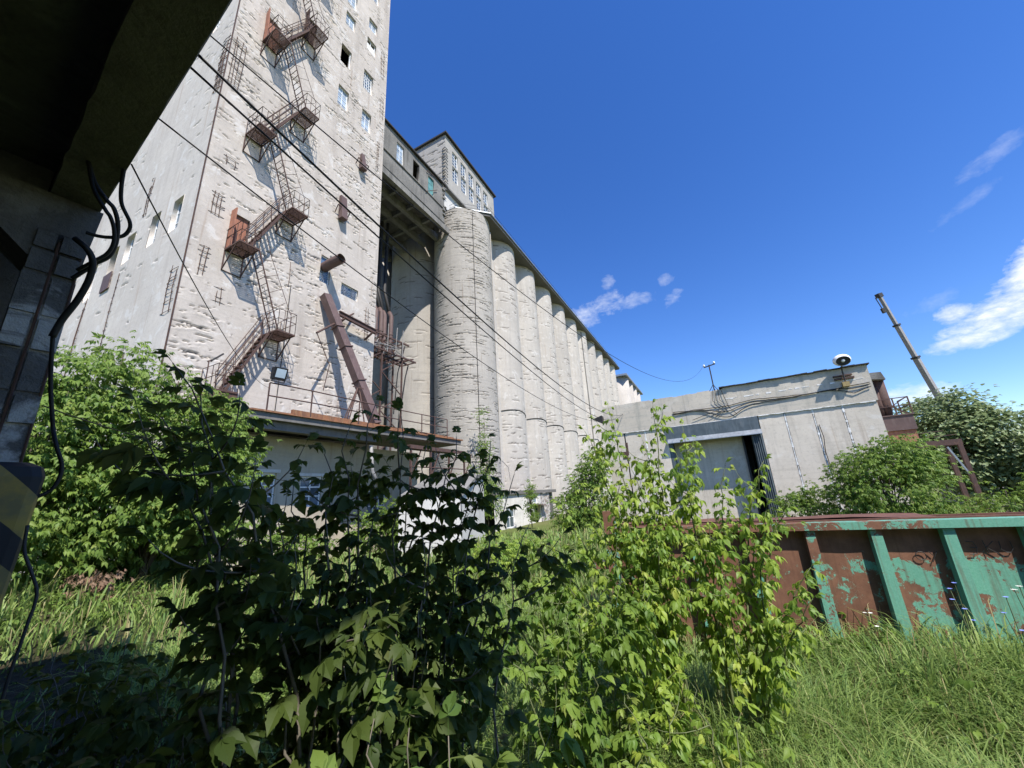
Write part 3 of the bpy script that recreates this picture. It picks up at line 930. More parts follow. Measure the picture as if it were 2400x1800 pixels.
def make_silos():
    t = thing('silo_block', 'long row of tall round concrete grain silos under one roof eave', 'silos', (S0, Q0, 0))
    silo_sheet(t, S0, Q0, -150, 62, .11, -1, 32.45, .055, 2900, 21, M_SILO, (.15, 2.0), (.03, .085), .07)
    for k in range(1, 11):
        silo_sheet(t, S0 + k * SD, Q0, -100, 70, .2, -1, 32.45, .1 if k < 5 else .16, 420 if k < 5 else 220, 30 + k, M_SILO2, (.3, 1.6), (.04, .11), .05)
    cyl = lambda cx, cy: MB().tube([(cx, cy, -1), (cx, cy, 32.45)], SR, 56)
    for k, (cx, cy) in enumerate([(S0, Q0 + SD), (S0, Q0 + 2 * SD), (S0 + SD, Q0 + SD), (S0 + SD, Q0 + 2 * SD)]):
        if k == 0:
            silo_sheet(t, cx, cy, -150, 20, .2, -1, 32.45, .1, 130, 77, M_SILO, (.4, 2.2), (.05, .1), .06)
        else:
            cyl(cx, cy).build('silo', M_SILO, t, smooth=True)
    for k in range(10):
        cx = S0 + (k + .5) * SD
        MB().box(cx - 1.5, cx + 1.5, 19.1, 20.5, -1, 32.44).build('infill_wall', M_SILO2, t)
    # rubble-filled necks between neighbouring silos
    MB().box(S0 + 1, S0 + 10 * SD + 3, Q0 + .4, Q0 + 2 * SD, -1, 32.4).build('core', M_SILO, t)
    poly = [(28.75, 36), (28.75, 20.0), (31.5, 17.25), (S0 + 10 * SD + 3.6, 17.25), (S0 + 10 * SD + 3.6, 36)]
    MB().prism(poly, 32.45, 32.75).build('eave', M_SLAB, t)
    edge = [(28.6, 19.95), (31.44, 17.1), (S0 + 10 * SD + 3.7, 17.1), (S0 + 10 * SD + 3.7, 17.5), (31.6, 17.5), (28.95, 20.2), (28.95, 36), (28.6, 36)]
    MB().prism(edge, 32.754, 32.86).build('eave_flashing', M_GALV, t)
    # roof rail
    rl = MB()
    for h in (.9, .5):
        rl.tube([(28.9, 24, 32.8 + h), (28.9, 20.1, 32.8 + h), (31.55, 17.4, 32.8 + h), (S0 + 10 * SD + 3, 17.4, 32.8 + h)], .02, 4)
    for x in np.arange(31.6, S0 + 10 * SD + 3, 3.2):
        rl.tube([(x, 17.4, 32.8), (x, 17.4, 33.7)], .02, 4)
    rl.build('roof_railing', M_DARKMETAL, t)
    ring = lambda cx, a, r: (cx + r * math.sin(math.radians(a)), Q0 - r * math.cos(math.radians(a)))
    for k in range(1, 7):
        cx = S0 + k * SD
        MB().tube([(*ring(cx, a, SR + .03), 10.9 - .9 * (1 - math.cos(math.radians((a + 20) * 1.1)))) for a in range(-88, 34, 6)], .05, 5).build('joint_ring', M_DARKMETAL, t)
    x, y = ring(S0, 25, SR + .07)
    MB().tube([(x, y, 5.2), (x, y, 31.5)], .06, 6).tube([(x, y, 5.3), (x + .8, y - .3, 4.6), (x + 1.1, y - .3, 3.4)], .05, 6).build('downpipe', M_SILO2, t)
    x, y = ring(S0 + 6 * SD, -30, SR + .07)
    MB().tube([(x, y, 2), (x, y, 32)], .09, 6).build('downpipe', M_GALLERY, t)
    x, y = ring(S0, -35.5, SR + .04)
    MB().tube([(x, y, 0), (x, y, 32.2)], .028, 5).build('earth_wire', M_DARKMETAL, t)

    t = thing('silo_block', 'lower far silo group just past the end of the long silo row', 'silos', (107, Q0, 0))
    for k in range(4):
        cx = 108 + k * SD
        MB().tube([(cx, Q0 - 1, -1), (cx, Q0 - 1, 32.2)], SR, 40).build('silo', M_SILO, t, smooth=True)
    MB().box(104.2, 132, 16.4, 27, 32.2, 32.7).build('eave', M_GALV, t)


make_silos()

# ------------------------------------------------------------------ conveyor bridge and headhouse
def make_bridge():
    t = thing('conveyor_bridge', 'stained dark concrete conveyor bridge spanning from tower to silos', 'bridge', (21.4, 22, 30))
    q = 20.5
    f = lambda u, d, z: P3(u, q + d, z)
    wins = [(20.2, 21.1, 31.95, 34.08), (22.4, 23.3, 31.95, 34.05), (24.65, 25.55, 31.95, 34.08)]
    U = coords(15.47, 27.3, .4, [x for w in wins for x in w[:2]])
    Z = coords(30.0, 34.8, .3, [x for w in wins for x in w[2:]])
    H = .03 * vnoise((len(U), len(Z)), (4, 3), 9)
    wall_sheet('wall', U, Z, H, H * 0, wins, f, .3, M_GALLERY, t)
    MB().box(15.47, 27.3, 31.5, 31.7, 30, 34.8).box(15.47, 27.3, 20.82, 31.5, 34.5, 34.8).box(27.05, 27.3, 20.82, 31.5, 30.3, 34.5).build('wall', M_GALLERY, t)
    MB().box(15.47, 27.3, 20.52, 31.5, 30.02, 30.25).build('floor', M_DARKC, t)
    MB().box(15.47, 27.32, q - .1, q - .002, 31.72, 31.84).build('ledge', M_GALLERY, t)
    MB().box(15.47, 27.4, q - .25, q + .4, 34.804, 34.95).build('roof_edge', M_TAR, t)
    mb = MB()
    for y in (20.75, 22.4, 24.2, 26.8, 29.4, 31.3):
        mb.box(15.47, 28.6, y - .2, y + .2, 29.3, 30.0)
    for x in np.arange(16.6, 27, 2.3):
        mb.box(x - .12, x + .12, 20.96, 31.1, 29.55, 30.0)
    mb.build('girder', M_GALLERY, t)
    window(t, f, *wins[0], 2, 4, .1, M_GLASS)
    window(t, f, *wins[1], 1, 1, .1, None, M_DARKMETAL)
    w = window(t, f, *wins[2], 2, 3, .1, M_GLASST, M_GLASST)
    MB().beam((24.2, q - .1, 31.6), (26.0, q - .1, 33.2), .05, .05, (0, 1, 0)).beam((24.3, q - .1, 34.3), (26.6, q - .1, 34.9), .05, .05, (0, 1, 0)).build('brace', M_RUST, w)
    # broken edge of the end wall
    mb = MB()
    for k in range(46):
        z = rnd.uniform(30.2, 35.3)
        x, y, s = 27.3 + rnd.uniform(-.25, .2), q + rnd.uniform(-.12, .2), rnd.uniform(.06, .2)
        mb.box(x - s, x + s, y - s * .6, y + s * .6, z - s * .5, z + s * .5)
    mb.build('broken_edge', M_GALLERY, t, kind='stuff')

    t = thing('headhouse', 'flat roofed headhouse with two rows of paned windows on the silo roof', 'building', (33, 24, 32.8))
    cols = [28.95, 30.68, 32.38, 34.12, 35.9]
    wins = [(c, c + 1.1, z0, z1) for c in cols for z0, z1 in ((37.08, 39.15), (39.4, 41.35))]
    U = coords(27.6, 38.7, .2, [x for w in wins for x in w[:2]])
    Z = coords(35.4, 42.5, .12, [x for w in wins for x in w[2:]])
    H, K = gash_field(U, Z, 25, 90, (.3, 1), (.05, .1), .05)
    wall_sheet('wall', U, Z, H, K, wins, f, .25, M_PENT, t)
    for w in wins:
        window(t, f, *w, 2, 4, .1, M_GLASSD, bar=.06, fw=.1, missing={(rnd.randrange(2), rnd.randrange(4))})
    fl = lambda u, d, z: P3(27.6 + d, u, z)
    U, Z = coords(q, 30, .2), coords(34.4, 42.5, .1)
    H, K = gash_field(U, Z, 170, 91, (.3, 1.6), (.06, .14), .08)
    wall_sheet('wall', U, Z, H, K, [], fl, 0, M_PENT, t)
    MB().box(38.68, 38.7, q, 30, 32.8, 42.5).box(27.6, 38.7, 29.9, 30, 32.8, 42.5).build('wall', M_PENT, t)
    MB().box(27.35, 39.0, q - .3, 30.3, 42.504, 42.7).build('roof', M_TAR, t)
    mb = MB()
    for k in range(14):
        z = 34.6 + k * .45 + rnd.uniform(-.1, .1)
        mb.tube([(27.55, q + .4, z), (27.45, q - .1, z + .05), (27.9, q - .12, z)], .05, 5)
    mb.build('reinforcement', M_GALLERY, t, kind='stuff')
    MB().box(27.62, 38.6, 20.95, 21.1, 32.76, 35.38).build('lower_wall', M_WHITE, t)
    MB().box(30.6, 31.9, 20.9, 20.948, 32.8, 34.0).build('dark_opening_panel', M_DARKMETAL, t)  # flat dark panel laid on the wall as the shade inside a hole
    MB().box(27.6, 38.7, q, 20.95, 35.2, 35.396).build('soffit', M_GALLERY, t)


make_bridge()

# ------------------------------------------------------------------ pipes and steel rack in the gap
t = thing('pipe_bundle', 'cluster of brown grain pipes hanging in the gap beside the tower', 'pipes', (22.6, 24, 14))
for k, (x, y) in enumerate(((21.9, 24.0), (22.4, 23.9), (23.0, 24.1), (23.5, 23.8))):
    MB().tube([(x - .1, y, 13.9), (x, y, 15.5), (x, y, 18.4), (x + .05, y + .3, 18.9)], .2, 10).tube([(x, y, 16.5), (x, y, 16.58)], .23, 10).build('pipe', M_DUCT, t, smooth=True)
    MB().tube([(x + .05, y + .3, 18.9), (x + .2, y + 1.2, 21.5), (x + .3, y + 1.2, 29.4)], .17, 8).build('upper_pipe', M_DARKMETAL, t, smooth=True)

t = thing('steel_rack', 'tangled steel gantry with scaffold poles between the tower and silos', 'gantry', (20, 19.5, 0))
mb = MB()
for z, x1 in ((12.35, 21.7), (13.5, 20.9)):
    for y in (19.2, 20.0, 20.6):
        mb.beam((15.5, y, z), (x1, y, z), .09, .12)
    for x in np.arange(15.8, x1 + .01, .65):
        mb.beam((x, 19.2, z), (x, 20.6, z), .06, .08)
mb.beam((19.0, 20.0, 11.7), (22.2, 19.9, 12.95), .08, .1)
mb.build('deck', M_RUST, t)
mb = MB()
for x, y in ((16.2, 19.3), (18.3, 19.3), (20.3, 19.3), (18.3, 20.5), (20.6, 20.5)):
    mb.beam((x, y, -.6), (x, y, 13.4), .1, .1)
for k in range(8):
    z = 1 + k * 1.4
    mb.beam((16.2 if k % 2 else 18.3, 19.3, z), (18.3 if k % 2 else 16.2, 19.3, z + 1.4), .06, .06)
    mb.beam((18.3 if k % 2 else 20.3, 19.3, z), (20.3 if k % 2 else 18.3, 19.3, z + 1.4), .06, .06)
mb.build('leg', M_RUST, t)
mb = MB()
for k in range(26):
    x, y, z = rnd.uniform(16.6, 20.4), rnd.uniform(19.0, 20.6), rnd.uniform(12.4, 13.6)
    a = rnd.uniform(-.5, .5)
    L = rnd.uniform(.8, 2.2)
    v = Vector((math.cos(a), rnd.uniform(-.25, .25), rnd.choice((rnd.uniform(-.4, .4), 1.6)))).normalized() * L
    mb.tube([(x - v.x / 2, y, z - v.z / 2), (x + v.x / 2, y + v.y, z + v.z / 2)], .028, 5)
for x in (17.3, 18.6, 19.4, 20.1):
    mb.tube([(x, 19.1, 12.3), (x + rnd.uniform(-.1, .2), 19.1, 14.5)], .03, 5)
mb.build('scaffold_pole', M_GREYPOLE, t, kind='stuff')
MB().tube([(21.3, 19.6, 12.1), (20.9, 19.5, 11.0), (20.4, 19.4, 8.5), (20.1, 19.4, 5.5)], .05, 6).tube([(20.9, 19.6, 13.6), (20.2, 19.6, 11.2), (19.9, 19.6, 8)], .04, 6).build('hose', M_BLACK, t)

# ------------------------------------------------------------------ low building at the silo foot, white shed
def brick_mat():
    m, g, b = new_mat('whitewashed_brick')
    p = g.n('NewGeometry').outputs['Position']
    br = g.n('TexBrick', Vector=g.n('Mapping', Vector=p, Rotation=(math.pi / 2, 0, 0)).outputs[0], Color1=(.62, .59, .56), Color2=(.5, .46, .42), Mortar=(.2, .19, .17), Scale=1.0)
    br.inputs['Brick Width'].default_value = .26
    br.inputs['Row Height'].default_value = .085
    br.inputs['Mortar Size'].default_value = .012
    nz = g.noise(p, 2.2, 5, .7)
    g.put(b.inputs['Base Color'], g.mix(g.ramp(nz, .5, .6), br.outputs[0], (.25, .2, .17)))
    g.put(b.inputs['Normal'], g.n('Bump', Strength=.8, Distance=.02, Height=br.outputs[1], _invert=True))
    b.inputs['Roughness'].default_value = .9
    return m


M_BRICK = brick_mat()


def make_low():
    t = thing('low_building', 'small white crumbling brick outbuilding at the foot of the silos', 'building', (35, 16.5, -.8))
    q = 16.0
    f = lambda u, d, z: P3(u, q + d, z)
    holes = [(34.9, 36.05, 1.1, 1.86), (35.25, 36.6, -1.2, .8), (29.45, 31.0, -.7, 1.0)]
    U = coords(27.5, 36.85, .4, [x for w in holes for x in w[:2]])
    Z = coords(-1.2, 2.0, .3, [x for w in holes for x in w[2:]])
    H = .03 * vnoise((len(U), len(Z)), (2, 2), 5)
    wall_sheet('wall', U, Z, H, H * 0, holes, f, .3, M_WHITE, t)
    U, Z = coords(36.86, 39.2, .1), coords(-1.2, 1.95, .08)
    H = .07 * vnoise((len(U), len(Z)), (1.5, 1.5), 6)
    wall_sheet('wall', U, Z, H, H * 0, [], f, 0, M_BRICK, t)
    MB().box(39.25, 40.6, q + .2, q + .4, -1.2, 2.0).build('wall', M_DARKC, t)
    MB().box(27.5, 40.8, q + 1.4, q + 1.5, -1.2, 2).build('wall', M_DARKC, t)
    MB().box(27.3, 40.9, q - .2, q + 1.75, 2.0, 2.3).build('roof', M_SLAB, t)
    window(t, f, *holes[0], 2, 1, .1, M_GLASSB, bar=.06)
    window(t, f, *holes[2], 2, 2, .1, M_GLASSD, bar=.07)
    MB().add([(34.8, q - .02, 1.0), (37.4, q - .02, .85), (37.5, q - .7, .72), (34.8, q - .7, .95), (34.8, q - .02, 1.04), (37.4, q - .02, .89), (37.5, q - .7, .76), (34.8, q - .7, .99)],
             [(3, 2, 1, 0), (4, 5, 6, 7), (0, 1, 5, 4), (1, 2, 6, 5), (2, 3, 7, 6), (3, 0, 4, 7)]).build('awning', M_DUCT, t)

    t = thing('white_shed', 'sunlit whitewashed low shed wall behind the dark foreground bush', 'shed', (13, 8.8, -.2))
    a, b, n = Vector((11.6, 8.13, 0)), Vector((17.6, 10.84, 0)), Vector((-.41, .912, 0)) * 2.2
    mid = a.lerp(b, .55)
    mb = MB()
    P = [a, mid, b, b + n, a + n]
    top = [2.0, 2.75, 2.95, 2.95, 2.0]
    mb.add([(p.x, p.y, -.6) for p in P] + [(p.x, p.y, z) for p, z in zip(P, top)],
           [(0, 1, 6, 5), (1, 2, 7, 6), (2, 3, 8, 7), (3, 4, 9, 8), (4, 0, 5, 9)])
    mb.build('wall', M_WHITE, t)
    mb = MB()
    o = Vector((.41, -.912, 0)) * .12
    for p0, p1, z0, z1 in ((a, mid, 2.0, 2.75), (mid, b, 2.75, 2.95)):
        c = [p0 + o, p1 + o, p1 + n, p0 + n]
        zz = [z0, z1, z1, z0]
        mb.add([(p.x, p.y, z + .004) for p, z in zip(c, zz)] + [(p.x, p.y, z + .14) for p, z in zip(c, zz)],
               [(3, 2, 1, 0), (4, 5, 6, 7), (0, 1, 5, 4), (1, 2, 6, 5), (2, 3, 7, 6), (3, 0, 4, 7)])
    mb.build('roof', M_GALLERY, t)


make_low()

# ------------------------------------------------------------------ warehouse
WF = frame(azv(29) * 22.0, 29)


def wpt(x, y, z):
    return tuple((WF @ Vector((x, y, z)))[:])


def make_warehouse():
    t = thing('warehouse', 'low grey concrete panel warehouse with wide gate bay and parapet', 'warehouse', wpt(0, 6, 0))
    B = lambda: MB(WF)
    # wall panels between the joints
    for x0, x1 in ((-6.1, -5.1), (-5.02, -3.95), (-3.9, -2.8), (1.5, 2.53), (2.61, 3.61), (3.69, 4.71), (4.79, 5.95)):
        B().box(x0, x1, 0, .3, -1, 4.94).build('panel', M_WARE, t)
    for x in (2.57, 3.65, 4.75, -3.92):
        mb = B()
        z = -1
        while z < 4.9:
            w = rnd.uniform(.012, .04) + (rnd.uniform(0, .06) if z < 1.6 else 0)
            h = rnd.uniform(.05, .2)
            mb.box(x - w, x + w, -.012 + rnd.uniform(0, .008), .02, z, min(4.93, z + h))
            z += h
        mb.build('joint', M_JOINT, t, kind='stuff')
    B().box(-5.08, -5.04, .06, .1, -1, 4.94).build('joint', M_DARKMETAL, t)
    # parapet beams
    U = np.linspace(-6.12, 6.0, 60)
    B().box(-6.12, 6.0, -.06, .32, 4.96, 6.0).build('beam', M_WAREB, t)
    mb = B()
    n = 40
    for k in range(n):
        a, b = -6.12 + 12.12 * k / n, -6.12 + 12.12 * (k + 1) / n
        za = 6.6 + (rnd.uniform(-.06, .02) if -4 < a < .2 else 0)
        mb.box(a, b, -.055 + rnd.uniform(0, .006), .31, 6.0, za)
    mb.build('parapet', M_WAREB, t, kind='stuff')
    mb = B()
    z = 0
    x = -6
    while x < 5.9:
        w = rnd.uniform(.05, .25)
        mb.box(x, x + w, -.068, -.04, 4.94 - rnd.uniform(.0, .03), 4.955 + rnd.uniform(0, .008))
        x += w
    mb.build('joint', M_JOINT, t, kind='stuff')
    mb = B()
    x = .3
    while x < 5.9:
        w = rnd.uniform(.06, .3)
        mb.box(x, x + w, -.068, -.04, 6.0 + rnd.uniform(-.04, .01), 6.015 + rnd.uniform(0, .02))
        x += w + rnd.choice((0, 0, .1, .3))
    mb.build('joint', M_JOINT, t, kind='stuff')
    # roof sheet edge, ragged tar paper
    mb = B()
    for k in range(24):
        a, b = .1 + 5.98 * k / 24, .1 + 5.98 * (k + 1) / 24
        z = 6.6 + rnd.uniform(-.015, .02)
        mb.box(a, b, -.16 - rnd.uniform(0, .04), .5, z, z + .05)
    mb.build('roof_edge', M_TAR, t, kind='stuff')
    B().box(-6.1, 5.98, .33, 14, 6.2, 6.45).build('roof', M_TAR, t)
    B().box(5.68, 5.97, .3, 14, -1, 6.55).build('side_wall', M_WARE, t)
    B().box(-6.1, -5.85, .3, 14, -1, 6.55).build('side_wall', M_WARE, t)
    B().box(-6.1, 5.97, 13.7, 14, -1, 6.5).build('side_wall', M_WARE, t)
    # gate bay: sheet lintel, corrugated jamb, recessed inner wall
    B().box(-2.8, 1.46, -.09, .2, 4.16, 4.93).build('gate_lintel', M_BLUEGREY, t)
    B().add([(-2.8, -.09, 4.3), (1.5, -.09, 4.3), (1.5, -.3, 4.08), (-2.8, -.3, 4.08), (-2.8, -.09, 4.27), (1.5, -.09, 4.27), (1.5, -.3, 4.05), (-2.8, -.3, 4.05)],
            [(0, 1, 2, 3), (7, 6, 5, 4), (0, 3, 7, 4), (3, 2, 6, 7), (2, 1, 5, 6), (1, 0, 4, 5)]).build('drip_flashing', M_GALV, t)
    mb = B()
    for k in range(5):
        x = 1.04 + k * .084
        mb.add([(x, -.1, -1), (x + .042, -.15, -1), (x + .084, -.1, -1), (x, -.1, 4.1), (x + .042, -.15, 4.1), (x + .084, -.1, 4.1)], [(0, 1, 4, 3), (1, 2, 5, 4)])
    mb.box(1.04, 1.48, -.08, .8, -1, 4.15)
    mb.build('gate_jamb', M_BLUEGREY, t)
    B().box(-2.8, -2.6, 0, .8, -1, 4.15).build('gate_jamb', M_BLUEGREY, t)
    B().box(-2.6, .62, .7, .9, -.4, 4.16).build('inner_wall', M_WARE, t)
    B().box(.62, .7, .5, .7, -1, 4.16).build('gate_post', M_DARKMETAL, t)
    B().box(-2.6, 1.04, 3.0, 3.1, -1, 4.16).build('inner_wall', M_DARKC, t)
    B().box(-5.05, -4.95, -.01, .05, 3.7, 4.4).box(-5.3, -5.0, -.02, .02, 3.5, 3.9).build('rusty_plate', M_RUST, t)
    # little steel hood at the left corner
    B().add([(-6.13, .1, 6.05), (-6.13, -.35, 6.1), (-6.75, -.3, 5.95), (-6.75, .1, 5.95), (-6.13, .1, 5.6), (-6.13, -.3, 5.6)],
            [(0, 1, 2, 3), (1, 5, 2), (0, 3, 4), (0, 4, 5, 1), (3, 2, 5, 4)]).build('hood', M_DARKMETAL, t)
    # cables stapled across the beam
    mb = B()
    for k in range(3):
        pts = []
        for x in np.linspace(-2.3, 5.9, 40):
            z = 5.72 + .05 * math.sin(x * 1.3 + k) - .05 * k + (-.25 * math.exp(-((x - .2) / .8) ** 2) * (k + .4)) + rnd.uniform(-.015, .015) - (.12 * math.exp(-((x - 5.3) / .4) ** 2) * k)
            pts.append((x, -.1 - .01 * k, z))
        mb.tube(pts, .018, 5)
    for k in range(4):
        x0 = -.2 + .12 * k
        mb.tube([(x0, -.1, 6.6), (x0 + rnd.uniform(-.2, .3), -.13, 6.0), (x0 + rnd.uniform(-.3, .5), -.14, 5.55), (x0 + rnd.uniform(-1.4, .8), -.12, 5.15)], .012, 4)
    mb.tube([(3.75, -.03, 4.2), (3.78, -.06, 3.6), (3.7, -.05, 3.0), (3.72, -.04, 2.2)], .015, 4)
    mb.build('cable', M_BLACK, t, kind='stuff')

    # street lamp fixed to the parapet
    l = thing('wall_lamp', 'white round lamp on a short pole bracket at parapet right end', 'lamp', wpt(5.1, -.3, 5.8))
    B().box(4.75, 5.45, -.16, -.062, 6.08, 6.16).box(4.72, 5.4, -.16, -.062, 6.22, 6.28).build('bracket', M_RUST, l)
    B().box(4.95, 5.2, -.28, -.07, 5.72, 5.93).build('control_box', metal('yellowed_box', (.35, .27, .12), (.28, .21, .1), (.2, .13, .07)), l)
    B().tube([(5.08, -.2, 5.8), (5.08, -.25, 6.5), (5.1, -.4, 6.72)], .03, 6).build('pole', M_DARKMETAL, l)
    pr = [(.0, .03), (.04, .18), (.12, .28), (.24, .32), (.34, .3), (.42, .26), (.46, .25)]
    mb = B()
    n = 18
    ax = Vector((0, -.55, -.25)).normalized()
    c0 = Vector((5.12, -.28, 6.98))
    u = ax.cross(Vector((1, 0, 0))).normalized()
    w = Vector((1, 0, 0))
    vs, fs = [], []
    for i, (h, r) in enumerate(pr):
        for k in range(n):
            a = 2 * math.pi * k / n
            vs.append(c0 + ax * h + (w * math.cos(a) * 1.05 + u * math.sin(a) * .85) * r)
    for i in range(len(pr) - 1):
        for k in range(n):
            fs.append((i * n + k, i * n + (k + 1) % n, (i + 1) * n + (k + 1) % n, (i + 1) * n + k))
    mb.add(vs, fs)
    mb.build('shade', M_LAMPW, l, smooth=True)
    mb = B()
    e = c0 + ax * .42
    mb.add([e + (w * math.cos(2 * math.pi * k / n) * 1.0 + u * math.sin(2 * math.pi * k / n) * .8) * .25 for k in range(n)], [tuple(range(n))])
    mb.build('lens', M_DARKMETAL, l)
    mb = B()
    mb.tube([e + ax * .01, e + ax * .05], [.08, .05], 10)
    mb.build('bulb', M_LAMPW, l, smooth=True)

    # wire mast
    l = thing('wire_mast', 'thin black mast with crossarm and white insulators on warehouse parapet', 'mast', wpt(-.12, .1, 6.5))
    B().beam((-.12, .1, 6.4), (-.12, .1, 8.0), .06, .06).beam((-.12, .1, 6.9), (.08, .1, 6.5), .03, .03).beam((-.12, .1, 6.9), (-.4, .1, 6.5), .03, .03).build('pole', M_DARKMETAL, l)
    B().beam((-.38, .1, 7.9), (.18, .1, 8.0), .05, .05).build('crossarm', M_DARKMETAL, l)
    for x, z in ((-.36, 7.92), (.14, 8.0)):
        B().tube([(x, .1, z), (x, .1, z + .08), (x, .1, z + .14)], [.04, .055, .03], 8).build('insulator', M_LAMPW, l, smooth=True)

    # dust cyclones and steel stand behind the right corner
    s = thing('dust_cyclone_stand', 'rusty cyclones, tank and steel frame behind the warehouse right corner', 'cyclone', wpt(8, 4, 0))
    for x, r, z0, z1 in ((7.05, .2, 4.65, 6.5), (7.4, .24, 4.65, 6.7), (7.15, .14, 4.65, 6.2)):
        B().tube([(x, 4.1 + r, z0), (x, 4.1 + r, z0 + .5), (x, 4.1 + r, z1)], [r * .6, r, r], 14).build('cyclone', M_RUST, s, smooth=True)
    B().add([(6.6, 3.8, 6.7), (7.6, 3.8, 6.5), (7.6, 4.8, 6.5), (6.6, 4.8, 6.7), (6.7, 3.8, 6.98), (7.5, 3.8, 6.92), (7.5, 4.8, 6.92), (6.7, 4.8, 6.98)],
            [(0, 3, 2, 1), (4, 5, 6, 7), (0, 1, 5, 4), (1, 2, 6, 5), (2, 3, 7, 6), (3, 0, 4, 7)]).build('manifold', M_GALLERY, s)
    B().box(6.5, 8.15, 3.9, 5.3, 3.88, 4.6).box(6.45, 8.2, 3.85, 5.35, 4.604, 4.66).build('tank', M_DUCT, s)
    B().box(7.0, 8.1, 4.0, 5.2, 3.2, 3.876).build('hopper', M_RUSTY, s)
    mb = B()
    for z in (5.5, 5.1):
        mb.beam((7.0, 3.95, z), (8.18, 3.95, z), .04, .04)
        mb.beam((8.18, 3.95, z), (8.18, 5.3, z), .04, .04)
    for x, y in ((8.18, 3.95), (8.18, 5.3), (7.6, 3.95)):
        mb.beam((x, y, 4.66), (x, y, 5.52), .05, .05)
    mb.beam((7.5, 3.95, 5.1), (8.18, 3.95, 5.52), .04, .04)
    mb.beam((7.5, 3.95, 5.1), (8.0, 3.95, 4.66), .05, .05)
    mb.build('railing', M_RUST, s)
    B().beam((6.5, 3.95, 3.1), (9.45, 3.95, 3.1), .14, .26).beam((6.5, 5.2, 3.1), (9.45, 5.2, 3.1), .14, .26).beam((9.4, 3.95, 3.1), (9.4, 5.2, 3.1), .12, .24).build('beam', M_RUST, s)
    B().beam((9.35, 3.95, -1), (9.35, 3.95, 2.97), .16, .16).build('leg', M_RUST, s)
    B().beam((9.35, 5.2, -1), (9.35, 5.2, 2.97), .16, .16).build('leg', M_RUST, s)
    B().beam((8.9, 3.9, 2.9), (9.3, 3.9, 1.6), .06, .06).build('strut', M_GALV, s)
    mb = B()
    mb.beam((8.0, 5.2, 3.7), (9.4, 5.2, 3.75), .03, .03).beam((8.1, 3.95, 3.4), (9.4, 3.95, 3.45), .03, .03)
    mb.build('handrail', M_RUST, s)


make_warehouse()

# ------------------------------------------------------------------ crane boom far behind
t = thing('mobile_crane', 'grey telescopic crane boom rising above the trees at right', 'crane', (42.6, -18.2, 0))
p0, p1 = Vector((42.55, -18.1, 1.2)), Vector((39.97, -15.07, 16.05))
for k, (f0, f1, w) in enumerate(((0, .4, .4), (.39, .64, .33), (.63, .83, .27), (.82, 1.0, .21))):
    MB().beam(p0.lerp(p1, f0), p0.lerp(p1, f1), w, w).build('boom_section', M_GREYPOLE, t)
    if f1 < 1:
        MB().beam(p0.lerp(p1, f1 - .006), p0.lerp(p1, f1 + .004), w + .12, w + .12).build('collar', M_DARKMETAL, t)
MB().beam(p1, p1 + (p1 - p0).normalized() * .35, .3, .5).tube([p1, p1 + Vector((-.4, .45, -.1)), p1 + Vector((-.3, .25, -1.1))], .035, 5).build('boom_head', M_DARKMETAL, t)
MB().tube([p1 + Vector((-.3, .25, -1.1)), p1 + Vector((-.3, .2, -1.5))], .14, 6).build('hook', M_DARKMETAL, t)
MB().box(40.5, 47, -19.6, -17.0, -.9, 1.3).build('carrier', M_GREYPOLE, t)
MB().box(43.5, 46, -19.4, -17.3, 1.304, 2.9).build('cab', M_GREYPOLE, t)

# ------------------------------------------------------------------ green steel container in the grass
CF = frame((5.72, -.572, 0), 21)


def paint_mat(name, bias, top):
    m, g, b = new_mat(name)
    p = g.n('NewGeometry').outputs['Position']
    ax = CF.to_3x3() @ Vector((1, 0, 0))
    lx = g.math('SUBTRACT', g.vmath('DOT_PRODUCT', p, tuple(ax)), Vector(CF.translation).dot(ax))
    z = g.n('SeparateXYZ', Vector=p).outputs[2]
    blob = g.noise(p, 2.0, 4, .55, 1.2)
    scr = g.noise(p, 13, 7, .75, .6)
    fine = g.noise(p, 60, 4, .7)
    drip = g.noise(g.scaled(p, (14, 14, 1.2)), 1.0, 3, .5)
    k = g.math('ADD', g.math('MULTIPLY', g.math('SUBTRACT', blob, .5), 2.4), g.math('MULTIPLY', g.math('SUBTRACT', scr, .5), 2.6))
    k = g.math('ADD', k, g.math('MULTIPLY', g.math('SUBTRACT', drip, .5), .5))
    k = g.math('ADD', k, g.ramp(lx, -.4, 1.6, -.45 + bias, .42 + bias))
    k = g.math('SUBTRACT', k, g.ramp(z, .95, 1.2, 0, top))
    f = g.ramp(k, -.03, .05)
    rn = g.noise(p, 5, 5, .65)
    rust = g.mix(g.ramp(rn, .35, .65), (.15, .072, .045), (.235, .115, .07))
    rust = g.mix(g.ramp(fine, .55, .75, 0, .5), rust, (.09, .045, .032))
    grn = g.mix(g.ramp(fine, .35, .8), (.12, .33, .235), (.19, .42, .31))
    edge = g.math('MULTIPLY', g.ramp(k, -.1, -.02), g.ramp(k, .06, .0))
    pc = g.mix(f, rust, grn)
    pc = g.mix(g.math('MULTIPLY', edge, .6), pc, (.20, .15, .10))
    run = g.noise(g.scaled(p, (22, 22, 1.0)), 1.0, 4, .6)
    pc = g.mix(g.math('MULTIPLY', g.ramp(run, .52, .68), .55), pc, (.13, .065, .04))
    g.put(b.inputs['Base Color'], pc)
    g.put(b.inputs['Roughness'], g.ramp(f, 0, 1, .85, .5))
    b.inputs['Specular IOR Level'].default_value = .3
    g.put(b.inputs['Normal'], g.n('Bump', Strength=.35, Distance=.012, Height=g.math('ADD', f, g.math('MULTIPLY', rn, .8))))
    return m


